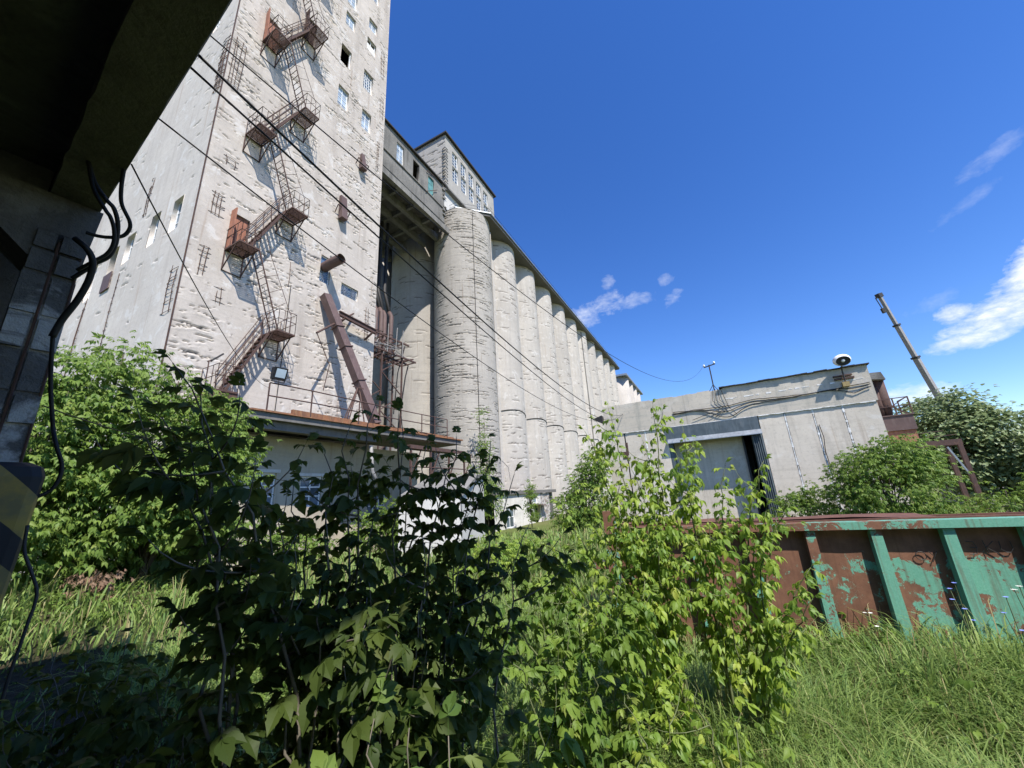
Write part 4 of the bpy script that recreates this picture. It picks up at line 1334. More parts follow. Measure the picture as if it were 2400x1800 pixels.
M_PAINT = paint_mat('peeling_green_paint', -.2, 1.05)
M_PAINTR = paint_mat('rib_green_paint', .35, .3)
M_PAINTT = paint_mat('rail_green_paint', -.02, .0)
M_CRUST = metal('container_rust', (.15, .07, .048), (.11, .052, .038), (.2, .1, .065), .85, 5.0)


def make_container():
    t = thing('steel_container', 'long rusty container with peeling green paint and upright ribs in tall grass', 'container', (CF @ Vector((1, .5, 0)))
              )
    B = lambda: MB(CF)
    x0, x1 = -1.95, 5.2
    # slightly buckled front sheet, one plate per bay
    ribs = [-1.55, -.95, -.34, .27, .87, 1.47, 2.07, 2.68, 3.3, 3.95, 4.6]
    edges = [x0] + ribs + [x1]
    for a, b in zip(edges[:-1], edges[1:]):
        n = 10
        U, Z = np.linspace(a, b, n), np.linspace(.02, 1.33, 14)
        UU, ZZ = np.meshgrid(U, Z, indexing='ij')
        bul = .018 * np.sin(np.pi * (UU - a) / (b - a)) * np.sin(np.pi * ZZ / 1.3) * rnd.choice((1, -1.0, .6)) + .006 * vnoise(UU.shape, (2.5, 3), int(a * 100) + 400)
        v = np.stack([UU.ravel(), .0 + bul.ravel(), ZZ.ravel()], 1)
        i, j = np.meshgrid(np.arange(n - 1), np.arange(13), indexing='ij')
        f = np.stack([i * 14 + j, (i + 1) * 14 + j, (i + 1) * 14 + j + 1, i * 14 + j + 1], -1).reshape(-1, 4)
        m = np.array(CF)
        mesh_obj('side_plate', v @ m[:3, :3].T + m[:3, 3], f, M_PAINT, t, smooth=True)
    for x in ribs:
        mb = B()
        mb.add([(x - .055, -.1, .0), (x + .055, -.1, .0), (x + .055, .03, .0), (x - .055, .03, .0), (x - .048, -.085, 1.31), (x + .048, -.085, 1.31), (x + .048, .03, 1.31), (x - .048, .03, 1.31)],
               [(0, 3, 2, 1), (4, 5, 6, 7), (0, 1, 5, 4), (1, 2, 6, 5), (2, 3, 7, 6), (3, 0, 4, 7)])
        mb.build('rib', M_PAINTR, t)
    B().box(x0 - .02, x1, -.12, .04, 1.32, 1.4).build('top_rail', M_PAINTT, t)
    B().box(x0 - .08, x0 + .06, -.16, .0, .0, 1.62).box(x0 - .3, x0 - .08, -.12, -.04, .9, 1.0).box(x0 - .3, x0 - .08, -.12, -.04, .35, .45).build('corner_post', M_PAINTR, t)
    B().box(x0, x1, .05, .1, 1.34, 1.415).build('inner_lip', M_CRUST, t)
    B().box(x0, x0 + .04, .06, .5, .02, 1.36).box(x1 - .04, x1, .06, .5, .02, 1.36).build('end_plate', M_CRUST, t)
    B().box(x0, x1, .5, .55, .02, 1.4).build('back_plate', M_CRUST, t)
    B().box(x0, x1, .04, .5, .0, .02).build('floor', M_CRUST, t)
    # rusty cover sheet lying over the left part
    U, Y = np.linspace(x0 + .02, 1.5, 24), np.linspace(.11, .57, 8)
    UU, YY = np.meshgrid(U, Y, indexing='ij')
    zz = 1.425 + .012 * vnoise(UU.shape, (3, 2), 60)
    v = np.concatenate([np.stack([UU.ravel(), YY.ravel(), zz.ravel()], 1), np.stack([UU.ravel(), YY.ravel(), zz.ravel() - .012], 1)])
    i, j = np.meshgrid(np.arange(23), np.arange(7), indexing='ij')
    f = np.stack([i * 8 + j, (i + 1) * 8 + j, (i + 1) * 8 + j + 1, i * 8 + j + 1], -1).reshape(-1, 4)
    m = np.array(CF)
    mesh_obj('cover_sheet', v @ m[:3, :3].T + m[:3, 3], np.concatenate([f, f[:, ::-1] + len(U) * 8]), M_CRUST, t)
    # scratched letters between the ribs
    mb = B()
    s = lambda pts: mb.tube([(x, -.016, z) for x, z in pts], .0038, 4)
    ox, oz, h = 1.6, 1.06, .115
    s([(ox, oz + h), (ox + .055, oz + h * .98), (ox + .07, oz + h * .5), (ox + .055, oz), (ox, oz - .005)])
    s([(ox + .015, oz + h * .5), (ox + .068, oz + h * .5)])
    s([(ox + .13, oz + h * 1.1), (ox + .145, oz)])
    s([(ox + .205, oz + h), (ox + .14, oz + h * .5), (ox + .215, oz)])
    s([(ox + .25, oz + h * 1.0), (ox + .245, oz + h * .35), (ox + .275, oz + .012), (ox + .31, oz + .01), (ox + .335, oz + h * .4), (ox + .33, oz + h * 1.0)])
    mb.build('lettering', M_DARKMETAL, t, kind='stuff')
    mb = B()
    ox, oz, h = 1.17, 1.0, .085
    s([(ox + .05 * math.cos(a) * .9 + .04, oz + .04 + .042 * math.sin(a)) for a in np.linspace(0, 6.28, 12)])
    s([(ox + .11, oz + h), (ox + .14, oz + h * .5)])
    s([(ox + .18, oz + h), (ox + .12, oz - .02)])
    mb.build('lettering', M_DARKMETAL, t, kind='stuff')


make_container()

# ------------------------------------------------------------------ concrete canopy overhead with pillar at left
KS = 0.8
KF = frame((0, 0, 0), 32.5) @ Matrix.Translation((0, 0, 1.9)) @ Matrix.Scale(KS, 4) @ Matrix.Translation((0, 0, -1.9))


def make_canopy():
    t = thing('canopy', 'dark concrete canopy overhead with edge beam and cracked pillar at left', 'canopy', (KF @ Vector((-5, .3, 0))))
    B = lambda: MB(KF)
    # roof slab with an added gap that lets sun reach the maple shoot
    x0, x1, y0, y1 = -6.2, 13, -9, .46
    hx0, hx1, hy0, hy1 = SUN_GAP
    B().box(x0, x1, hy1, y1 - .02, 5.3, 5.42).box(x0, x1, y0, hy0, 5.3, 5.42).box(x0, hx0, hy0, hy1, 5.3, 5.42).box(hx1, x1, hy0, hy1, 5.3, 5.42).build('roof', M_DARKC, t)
    # edge beam with a slightly chipped soffit edge
    n = 120
    vs, fs = [], []
    for k in range(n + 1):
        x = x0 + (x1 - x0) * k / n
        e = -.04 + rnd.uniform(-.004, .004)
        vs += [(x, .12 + rnd.uniform(-.01, .01), 5.0 + rnd.uniform(-.008, .008)), (x, .5 + e, 5.0 + rnd.uniform(0, .006)), (x, .47, 5.03), (x, .47, 5.45), (x, .12, 5.45)]
    for k in range(n):
        for j in range(5):
            fs.append((k * 5 + j, (k + 1) * 5 + j, (k + 1) * 5 + (j + 1) % 5, k * 5 + (j + 1) % 5))
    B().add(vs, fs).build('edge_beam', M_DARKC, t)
    for x in (-5.55, -1.5, 3.2, 7.5):
        B().box(x - .17, x + .17, y0, .11, 5.05, 5.298).build('cross_beam', M_DARKC, t)
    B().box(x0, x1, y0 - .3, y0, -1, 5.42).build('added_back_wall', M_DARKC, t)  # added unseen wall that keeps skylight from coming in behind
    B().box(x0 - .3, x0, y0, .33, -1, 5.42).build('end_wall', M_DARKC, t)
    # pillar: chipped blocks between open cracks, haunch at the top
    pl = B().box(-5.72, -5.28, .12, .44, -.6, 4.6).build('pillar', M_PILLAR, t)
    z = .4
    k = 0
    while z < 4.55:
        h = rnd.uniform(.22, .42)
        for y0b, y1b in ((.115, .265), (.285, .45)):
            B().box(-5.285 - .01, -5.25 + rnd.uniform(-.015, .008), y0b + rnd.uniform(0, .015), y1b - rnd.uniform(0, .02), z + .012, min(4.58, z + h - rnd.uniform(.01, .03))).build('spalled_block', M_PILLAR, pl)
        z += h
        k += 1
    B().tube([(-5.27, .275, .3), (-5.26, .278, 2.4), (-5.268, .272, 4.5)], .011, 5).tube([(-5.27, .43, .3), (-5.255, .437, 2.4), (-5.268, .43, 4.4)], .011, 5).build('rebar', M_REBAR, pl)
    # haunch
    B().add([(-5.72, -.6, 5.0), (-5.28, -.6, 5.0), (-5.28, .49, 5.0), (-5.72, .49, 5.0), (-5.72, .11, 4.3), (-5.28, .11, 4.3), (-5.28, .45, 4.3), (-5.72, .45, 4.3)],
            [(0, 1, 2, 3), (7, 6, 5, 4), (0, 4, 5, 1), (1, 5, 6, 2), (2, 6, 7, 3), (3, 7, 4, 0)]).build('haunch', M_DARKC, t)
    # right hand support far outside the view
    B().box(11, 11.5, .1, .45, -.6, 5.0).build('pillar', M_PILLAR, t)


SUN_GAP = (1.3, 2.1, -1.0, -.4)
make_canopy()


def hazard_mat():
    m, g, b = new_mat('hazard_stripes')
    p = g.n('NewGeometry').outputs['Position']
    ay = azv(32.5)
    c = g.vmath('DOT_PRODUCT', p, (ay.x * 1.05, ay.y * 1.05, 1.0))
    nz = g.noise(p, 6, 4, .6)
    s = g.math('ADD', g.math('FRACT', g.math('MULTIPLY', g.math('ADD', c, -2.55), 2.1)), g.math('MULTIPLY', g.math('SUBTRACT', nz, .5), .04))
    f = g.math('LESS_THAN', s, .42)
    yel = g.mix(g.ramp(nz, .4, .6), (.30, .21, .04), (.17, .135, .05))
    g.put(b.inputs['Base Color'], g.mix(f, yel, (.012, .012, .014)))
    b.inputs['Roughness'].default_value = .7
    return m


t = thing('hazard_guard', 'chunky pillar guard block painted in yellow and black hazard stripes', 'pillar guard', (KF @ Vector((-5.5, 0, 0))))
mb = MB(KF)
pr = [(-.04, -.6), (-.03, .0), (-.02, 1.2), (.02, 2.28), (.0, 2.36), (-.06, 2.4)]
vs, fs = [], []
for e, z in pr:
    x0, x1, y0, y1 = -6.15, -5.05 + e, -1.2, .56 + e
    c = .08
    ring = [(x0, y0), (x1 - c, y0), (x1, y0 + c), (x1, y1 - c), (x1 - c * .3, y1 - c * .3), (x1 - c, y1), (x0, y1)]
    vs += [(x, y, z) for x, y in ring]
n = 7
for i in range(len(pr) - 1):
    for k in range(n):
        fs.append((i * n + k, i * n + (k + 1) % n, (i + 1) * n + (k + 1) % n, (i + 1) * n + k))
fs.append(tuple((len(pr) - 1) * n + k for k in range(n)))
mb.add(vs, fs)
mb.build('block', hazard_mat(), t)

# ------------------------------------------------------------------ hoses, cords and overhead wires
def smooth_path(pts, n=6):
    P = [Vector(p) for p in pts]
    P = [P[0] * 2 - P[1]] + P + [P[-1] * 2 - P[-2]]
    out = []
    for i in range(1, len(P) - 2):
        for k in range(n):
            t = k / n
            a, b, c, d = P[i - 1], P[i], P[i + 1], P[i + 2]
            out.append(.5 * ((2 * b) + (c - a) * t + (2 * a - 5 * b + 4 * c - d) * t * t + (3 * b - a - 3 * c + d) * t ** 3))
    out.append(P[-2])
    return out


def cord(name, label, cat, pts, r, group=None, mat=None):
    pts = [(p[0] * KS, p[1] * KS, 1.9 + (p[2] - 1.9) * KS) for p in pts]
    o = MB().tube(smooth_path(pts), r * KS, 7).build(name, mat or M_BLACK, smooth=True)
    return tag(o, label, cat, group)


cord('hose', 'thick black hose looping out beside the pillar, uppermost and largest', 'hose', [(0.70, 4.5, 5.06), (0.78, 4.46, 4.82), (0.872, 4.426, 4.682), (0.928, 4.438, 4.645), (0.981, 4.476, 4.564), (1.014, 4.523, 4.47), (1.035, 4.582, 4.355), (1.024, 4.638, 4.252), (0.971, 4.688, 4.173), (0.935, 4.729, 4.103), (0.88, 4.79, 4.0)], .018)
cord('hose', 'thick black hose bulging just inside the uppermost pillar hose', 'hose', [(0.70, 4.48, 5.06), (0.78, 4.45, 4.76), (0.879, 4.425, 4.585), (0.926, 4.441, 4.543), (0.977, 4.478, 4.46), (1.009, 4.531, 4.352), (1.0, 4.584, 4.254), (0.95, 4.64, 4.17), (0.88, 4.72, 4.06)], .016)
cord('hose', 'long thick black hose curving down along the pillar edge', 'hose', [(.80, 4.62, 4.3), (0.854, 4.567, 4.235), (0.909, 4.584, 4.18), (0.943, 4.617, 4.099), (0.954, 4.675, 3.967), (0.939, 4.75, 3.796), (0.901, 4.829, 3.606), (0.885, 4.88, 3.456)], .025)
cord('cable', 'thin black cable hanging in a square loop from the canopy edge', 'cable', [(0.86, 4.22, 5.2), (0.9, 4.31, 5.04), (0.906, 4.34, 4.982), (0.939, 4.421, 4.855), (0.984, 4.484, 4.744), (1.073, 4.53, 4.636), (1.092, 4.567, 4.567), (1.068, 4.611, 4.499), (0.992, 4.653, 4.455), (0.92, 4.677, 4.437), (0.86, 4.69, 4.437)], .016)
cord('cable', 'black cable dangling from the pillar past the striped guard', 'cable', [(0.885, 4.88, 3.5), (0.923, 4.922, 3.301), (0.979, 4.977, 3.044), (1.048, 5.016, 2.786), (1.075, 5.027, 2.682), (1.111, 4.988, 2.541), (1.17, 4.991, 2.391), (1.181, 4.998, 2.283), (1.156, 5.011, 2.177), (1.08, 5.03, 2.11)], .015)
cord('cable', 'grey cable hanging low beside the striped guard into the weeds', 'cable', [(1.053, 4.888, 1.9), (1.072, 4.88, 1.714), (1.13, 4.859, 1.558), (1.18, 4.835, 1.421), (1.188, 4.821, 1.313), (1.169, 4.805, 1.1), (1.15, 4.8, .6), (1.2, 4.75, -.5)], .011, None, M_DARKMETAL)


def wire(label, p, q, sag, r, skew=0.0):
    p, q = Vector(p), Vector(q)
    pts = []
    for k in range(41):
        f = k / 40
        s = 4 * f * (1 - f) * (1 + skew * (f - .5))
        pts.append(p.lerp(q, f) - Vector((0, 0, sag * s)))
    o = MB().tube(pts, r, 5).build('overhead_wire', M_BLACK, smooth=True)
    tag(o, label, 'wire')


k3 = lambda x, y, z: (KF @ Vector((x, y, z)))
wire('heaviest black overhead cable running from canopy to warehouse', k3(-3.0, .48, 5.3), wpt(-4.95, -.1, 6.0), .75, .010)
wire('second black overhead cable twisted close along the heaviest one', k3(-3.08, .48, 5.22), wpt(-4.95, -.1, 6.06), 1.0, .008, .5)
wire('thin overhead wire running from canopy to the mast crossarm', k3(-2.85, .48, 5.38), wpt(-.36, .1, 8.05), 1.5, .005)
wire('low overhead cable crossing the tower front from canopy edge', k3(-3.65, .48, 5.1), wpt(-5.3, -.1, 5.9), .95, .006)
wire('thin wire hanging from canopy down to the annex railing', k3(-4.35, .48, 5.06), (8.0, 14.15, 6.3), .35, .006)
wire('thin pale wire stretched low from pillar toward the thicket', k3(-5.2, .46, 2.9), (7.5, 14.2, 5.0), .5, .005)

# scrap of blue plastic bottle lying on the shaded ground
t = MB().tube([(1.98, 5.62, .05), (2.0, 5.58, .05), (2.04, 5.47, .05), (2.06, 5.42, .05), (2.07, 5.39, .05)], [.02, .032, .03, .014, .011], 10).build('plastic_bottle', plain('blue_plastic', (.10, .15, .24), .3, .5), smooth=True)
tag(t, 'crumpled blue plastic bottle lying on the dark ground at left', 'bottle')

# ------------------------------------------------------------------ leaves and foliage helpers
LM_SUN = leaf_mat('sunny_maple_leaf', (.15, .22, .045), (.07, .13, .03), .6, .3)
LM_SHADE = leaf_mat('shaded_bush_leaf', (.10, .14, .03), (.045, .075, .018), .8, .25)  # leaf colour darkened to carry the shade under the canopy
LM_SAP = leaf_mat('sapling_leaf', (.32, .42, .06), (.12, .23, .04), .7, .4)
LM_THICK = leaf_mat('thicket_leaf', (.21, .30, .06), (.10, .18, .035), .65, .25)
LM_POPLAR = leaf_mat('poplar_leaf', (.26, .32, .15), (.12, .18, .07), .5, .6)
LM_BUSH = leaf_mat('maple_bush_leaf', (.20, .29, .05), (.08, .155, .03), .65, .25)
LM_DRY = leaf_mat('dry_brown_leaf', (.27, .18, .12), (.17, .11, .075), .3, .1)
LM_GRASS = leaf_mat('grass_blade', (.27, .36, .10), (.085, .17, .035), .55, .35)
LM_STRAW = leaf_mat('straw_blade', (.33, .29, .14), (.2, .2, .08), .4, .2)


def rot_x(a):
    c, s = math.cos(a), math.sin(a)
    return np.array([[1, 0, 0], [0, c, -s], [0, s, c]])


def rot_y(a):
    c, s = math.cos(a), math.sin(a)
    return np.array([[c, 0, s], [0, 1, 0], [-s, 0, c]])


def rot_z(a):
    c, s = math.cos(a), math.sin(a)
    return np.array([[c, -s, 0], [s, c, 0], [0, 0, 1]])


def leaflet(L, W, prof, fold=.35, droop=.3):
    """leaflet blade along +x, folded on its midrib, made of triangles"""
    v, f = [], []
    for t, w in prof:
        z = -droop * L * t * t
        v += [(t * L, 0, z), (t * L, w * W, z + fold * w * W), (t * L, -w * W, z + fold * w * W)]
    for i in range(len(prof) - 1):
        a, b = 3 * i, 3 * i + 3
        for s in (1, 2):
            q = (a, b, b + s, a + s) if s == 2 else (a, a + s, b + s, b)
            if prof[i][1] > 0 or True:
                f += [(q[0], q[1], q[2]), (q[0], q[2], q[3])]
    v = np.array(v, float)
    f = [t for t in f if len({tuple(np.round(v[i], 6)) for i in t}) == 3]
    return v, np.array(f)



P_FINE = [(0, .0), (.08, .22), (.22, .42), (.36, .5), (.5, .47), (.56, .38), (.66, .40), (.78, .24), (.9, .1), (1, 0)]
P_MID = [(0, 0), (.2, .4), (.45, .5), (.62, .36), (.8, .2), (1, 0)]
P_LOW = [(0, 0), (.38, .5), (1, 0)]
P_ROUND = [(0, 0), (.3, .5), (.7, .36), (1, 0)]


def compound(R, L, W, prof, pairs=2, seed=0, droop=.35):
    """compound box-elder leaf: stalk with a terminal leaflet and opposite pairs, hanging slightly"""
    r = np.random.default_rng(seed)
    vs, fs, k = [], [], 0

    def put(v, f):
        nonlocal k
        vs.append(v)
        fs.append(f + k)
        k += len(v)
    w = R * .012 + .0008
    put(np.array([(0, -w, 0), (0, w, 0), (R, 0, -R * .06), (R * .5, 0, w * 2)]), np.array([(0, 1, 3), (1, 2, 3), (2, 0, 3)]))
    sites = [(1.0, 0.0, 1.1)]
    for p in range(pairs):
        s = 1.0 - .33 * p - .08
        for sg in (1, -1):
            sites.append((s, sg * (.95 + r.uniform(-.15, .15)), .9 - .08 * p))
    for s, a, sc_ in sites:
        v, f = leaflet(L * sc_ * r.uniform(.88, 1.1), W * sc_, prof, r.uniform(.2, .5), r.uniform(.15, .5))
        v = v @ rot_x(r.uniform(-.35, .35)).T @ rot_y(droop + r.uniform(-.15, .3)).T @ rot_z(a).T
        put(v + np.array([R * s, 0, -R * .06 * s]), f)
    return np.concatenate(vs), np.concatenate(fs)


def single(L, W, prof, seed=0):
    return leaflet(L, W, prof, .3, .3)


def frames(D, roll=None):
    """rotation matrices with x axis along D (N,3), roughly level"""
    D = D / np.linalg.norm(D, axis=1, keepdims=True)
    up = np.tile(np.array([0, 0, 1.0]), (len(D), 1))
    y = np.cross(up, D)
    n = np.linalg.norm(y, axis=1, keepdims=True)
    y = np.where(n > 1e-4, y / np.maximum(n, 1e-6), np.array([0, 1.0, 0]))
    z = np.cross(D, y)
    if roll is not None:
        c, s = np.cos(roll)[:, None], np.sin(roll)[:, None]
        y, z = y * c + z * s, z * c - y * s
    return np.stack([D, y, z], -1)


def scatter(name, tmpls, pos, R, scale, mat, parent, kind='stuff', r=None):
    """joins many leaves into one mesh"""
    r = r or rng
    which = r.integers(0, len(tmpls), len(pos))
    V, F, A_ = [], [], []
    k = 0
    for w, (tv, tf) in enumerate(tmpls):
        s = np.where(which == w)[0]
        if not len(s):
            continue
        v = np.einsum('nij,vj->nvi', R[s], tv) * scale[s][:, None, None] + pos[s][:, None, :]
        f = tf[None] + (np.arange(len(s)) * len(tv))[:, None, None] + k
        V.append(v.reshape(-1, 3))
        F.append(f.reshape(-1, 3))
        A_.append(np.repeat(r.random(len(s)), len(tv)))
        k += len(s) * len(tv)
    return mesh_obj(name, np.concatenate(V), np.concatenate(F), mat, parent, kind=kind, attrs={'rnd': np.concatenate(A_)})


def bez(a, b, c, n):
    t = np.linspace(0, 1, n)[:, None]
    return (1 - t) ** 2 * a + 2 * t * (1 - t) * b + t * t * c


FINE = [compound(.13, .125, .075, P_FINE, 2, s) for s in (1, 2, 3)] + [compound(.1, .13, .085, P_FINE, 1, 4)]
MIDL = [compound(.12, .105, .05, P_MID, 2, s, .55) for s in (5, 6, 7)] + [compound(.09, .11, .055, P_MID, 1, 8, .5)]
LOWL = [compound(.12, .11, .05, P_LOW, 2, s, .45) for s in (9, 10, 11)]
TINY = [compound(.14, .13, .055, P_LOW, 3, s, .4) for s in (12, 13)]
ROUND = [single(.1, .085, P_ROUND)]


def branchy_plant(name, label, cat, base, tips, tmpls, mat, twig, node=.085, lscale=1.0, start=.3, n_obj=300, group=None, bend=.35, pitch=(-.6, .15), seed=0, r0=.012, side=1.6):
    """shrub of arching stems; its nearest leaves are objects of their own, the rest joined"""
    r = np.random.default_rng(seed)
    t = thing(name, label, cat, base[0], group)
    LP, LD, LS = [], [], []
    for k, tip in enumerate(tips):
        tip = np.array(tip, float)
        b = np.array(base[int(np.argmin([np.hypot(q[0] - tip[0], q[1] - tip[1]) for q in base]))], float)
        b = b + np.array([r.normal(0, .06), r.normal(0, .06), 0])
        mid = (b + tip) / 2 + np.array([(b - tip)[0] * bend * .5, (b - tip)[1] * bend * .5, abs(tip[2] - b[2]) * .22]) + r.normal(0, .04, 3)
        n = 16
        P = bez(b, mid, tip, n)
        P[1:-1] += r.normal(0, .012, (n - 2, 3))
        L = np.linalg.norm(np.diff(P, axis=0), axis=1).sum()
        MB().tube([tuple(p) for p in P], [r0 * (1 - .82 * i / (n - 1)) for i in range(n)], 5).build('stem', twig, t, smooth=True)
        paths = [(P, start)]
        if side:
            for q in range(int(max(1, L * side))):
                i = r.integers(6, n - 2)
                d = P[i + 1] - P[i]
                d /= np.linalg.norm(d)
                s = np.cross(d, r.normal(0, 1, 3))
                s /= np.linalg.norm(s)
                ln = r.uniform(.18, .42) * min(1, node / .095)
                e = P[i] + (d * .7 + s * .9) * ln
                sp = bez(P[i], P[i] + (d * .2 + s * .7) * ln, e, 7)
                MB().tube([tuple(p) for p in sp], [r0 * .4 * (1 - .7 * j / 6) for j in range(7)], 4).build('twig', twig, t, smooth=True)
                paths.append((sp, .15))
        for Pp, st in paths:
            seg = np.linalg.norm(np.diff(Pp, axis=0), axis=1)
            cum = np.concatenate([[0], np.cumsum(seg)])
            s = cum[-1] * st
            az0 = r.uniform(0, 6.28)
            while s < cum[-1]:
                i = min(len(seg) - 1, int(np.searchsorted(cum, s, 'right') - 1))
                f = (s - cum[i]) / max(seg[i], 1e-6)
                p = Pp[i] * (1 - f) + Pp[i + 1] * f
                ax = Pp[i + 1] - Pp[i]
                ax /= np.linalg.norm(ax)
                for sg in (0, math.pi):
                    a = az0 + sg + r.normal(0, .25)
                    d = np.array([math.cos(a), math.sin(a), 0])
                    d = d - ax * d.dot(ax) * .6 + ax * .35
                    d[2] = d[2] * .5 + r.uniform(*pitch)
                    LP.append(p)
                    LD.append(d)
                    LS.append(lscale * r.uniform(.42, 1.25) * (1 - .35 * (s / cum[-1]) ** 3))
                az0 += 1.57
                s += node * r.uniform(.75, 1.3)
            LP.append(Pp[-1])
            LD.append(Pp[-1] - Pp[-2])
            LS.append(lscale * .6)
    LP, LD, LS = np.array(LP), np.array(LD), np.array(LS)
    R = frames(LD, r.normal(0, .35, len(LD)))
    dist = np.linalg.norm(LP - np.array([0, 0, 1.9]), axis=1)
    order = np.argsort(dist / LS)
    near, far = order[:n_obj], order[n_obj:]
    protos = []
    for tv, tf in tmpls:
        me = bpy.data.meshes.new('leaf')
        me.from_pydata([tuple(p) for p in tv], [], [tuple(int(x) for x in f) for f in tf])
        me.materials.append(mat)
        protos.append(me)
    bp = np.array(WPOS[t.name])
    for i in near:
        o = bpy.data.objects.new('leaf', protos[r.integers(0, len(protos))])
        C.objects.link(o)
        o.parent = t
        M = Matrix([list(row) for row in R[i]]).to_4x4()
        o.rotation_euler = M.to_euler()
        o.location = tuple(LP[i] - bp)
        o.scale = (LS[i],) * 3
    if len(far):
        scatter('foliage', tmpls, LP[far], R[far], LS[far], mat, t, r=r)
    return t


def tree(name, label, cat, base, blobs, n_clump, per, lsize, tmpls, mat, trunk_r, group=None, seed=0, clump_r=.45, down=.35, bark=None):
    """tapered trunk and limbs; crown of leaf clumps spread through several ellipsoids (cx, cy, cz, rx, ry, rz)"""
    r = np.random.default_rng(seed)
    t = thing(name, label, cat, base, group)
    base = np.array(base, float)
    vol = np.array([b[3] * b[4] * b[5] for b in blobs]) ** .67
    vol /= vol.sum()
    cen = []
    for _ in range(n_clump):
        b = blobs[r.choice(len(blobs), p=vol)]
        d = r.normal(0, 1, 3)
        d /= np.linalg.norm(d)
        rad = r.uniform(.35, 1.0) ** .5 * r.uniform(.85, 1.08)
        c = np.array(b[:3]) + d * np.array(b[3:6]) * rad
        if c[2] > base[2] + .15:
            cen.append((c, d))
    ctr = np.mean([np.array(b[:3]) for b in blobs], 0)
    top = np.array([ctr[0], ctr[1], max(b[2] + b[5] * .4 for b in blobs)])
    P = bez(base, (base + top) / 2 + r.normal(0, .12, 3), top, 10)
    tk = MB().tube([tuple(p) for p in P], [trunk_r * (1 - .85 * i / 9) for i in range(10)], 8)
    tk.build('trunk', bark or M_BARK, t, smooth=True)
    for k in r.choice(len(cen), min(len(cen), 26), replace=False):
        c = cen[k][0]
        i = int(r.integers(1, 7))
        s = P[i]
        Q = bez(s, (s + c) / 2 + np.array([0, 0, .12]), c, 6)
        MB().tube([tuple(p) for p in Q], [trunk_r * .32 * (1 - .8 * j / 5) for j in range(6)], 5).build('limb', bark or M_BARK, t, smooth=True)
    pos, D, S_ = [], [], []
    for c, d in cen:
        n = int(per * r.uniform(.6, 1.4))
        cr = clump_r * r.uniform(.6, 1.3)
        o = r.normal(0, 1, (n, 3)) * np.array([cr, cr, cr * .55]) * .55
        pos.append(c + o)
        dd = o / cr + d * .8 + r.normal(0, .35, (n, 3))
        dd[:, 2] = dd[:, 2] * .5 - down + r.normal(0, .2, n)
        D.append(dd)
        S_.append(lsize * r.uniform(.65, 1.25, n))
    pos, D, S_ = np.concatenate(pos), np.concatenate(D), np.concatenate(S_)
    scatter('crown', tmpls, pos, frames(D, r.normal(0, .4, len(D))), S_, mat, t, r=r)
    return t


# ------------------------------------------------------------------ trees and shrubs
G_TH = 'box elder thicket below the tower'
tree('box_elder', 'bright feathery box elder at left edge beside the pillar', 'tree', (2.1, 10.6, 0.3), [(2.0, 10.6, 3.2, 1.0, 1.0, 1.3), (2.35, 10.5, 4.6, .3, .3, .6), (1.7, 10.6, 4.5, .28, .28, .6), (1.9, 10.3, 2.2, 1.1, .9, 1.2)], 170, 26, .95, LOWL, LM_THICK, .07, G_TH, 1, .4)
tree('box_elder', 'tall pointed box elder, highest top of the thicket below the tower', 'tree', (3.0, 10.9, 0.3), [(3.0, 10.7, 3.6, .8, .9, 1.7), (2.9, 10.3, 2.4, 1.1, 1.0, 1.2), (3.05, 10.7, 5.1, .35, .35, .6), (3.0, 11.4, 1.2, 1.2, .5, .8)], 210, 26, .95, LOWL, LM_THICK, .08, G_TH, 2, .38)
tree('box_elder', 'leafy box elder partly behind the tall dark foreground stem', 'tree', (3.9, 10.3, 0.3), [(3.8, 10.2, 3.2, .9, .9, 1.3), (3.65, 10.3, 4.6, .28, .28, .6), (4.15, 10.2, 4.3, .25, .25, .5), (3.8, 10.0, 2.3, 1.1, .9, 1.1), (4.0, 11.4, 1.2, 1.2, .5, .8)], 200, 26, .95, LOWL, LM_THICK, .08, G_TH, 3, .4)
tree('box_elder', 'box elder hugging the left corner of the annex roof', 'tree', (4.9, 10.4, 0.3), [(4.75, 10.3, 3.3, .65, .7, 1.3), (4.6, 9.9, 2.2, .85, .8, 1.2), (5.0, 11.2, 1.2, 1.0, .5, .9)], 160, 26, .95, LOWL, LM_THICK, .07, G_TH, 4, .38)
tree('weed_bank', 'low sunny tangle of weeds on the bank before the box elder thicket', 'shrub', (3.2, 9.2, .3), [(2.3, 9.3, .5, .9, .5, .3), (3.4, 9.2, .5, .9, .5, .3), (4.6, 8.8, .42, 1.0, .5, .3), (2.6, 8.6, .3, 1.0, .4, .2)], 90, 20, .55, LOWL, LM_THICK, .015, None, 5, .25, .1)
tree('dry_bush', 'dead brown leafy branch lying before the left thicket', 'shrub', (2.95, 9.3, .4), [(2.95, 9.3, 1.05, .26, .15, .14), (2.88, 9.2, .85, .2, .15, .12)], 11, 12, .6, LOWL, LM_DRY, .015, None, 6, .16, .9)
tree('ivy_shrub', 'green climber growing up the base of the nearest silo', 'shrub', (28.0, 16.9, -.8), [(28.0, 17.0, 4.8, .45, .4, 2.6), (27.8, 16.6, 2.0, 1.3, .8, 1.8), (28.1, 17.2, 8.2, .18, .18, 1.6)], 110, 22, 1.1, LOWL, LM_BUSH, .06, None, 7, .5)
tree('gangway_shrub', 'small bush growing under the rusty gangway right of annex', 'shrub', (17.5, 12.2, -.5), [(17.4, 12.2, 1.6, 1.4, .7, 1.5), (18.6, 12.0, 2.6, .7, .6, 1.0)], 80, 22, 1.0, LOWL, LM_BUSH, .05, None, 8, .4)
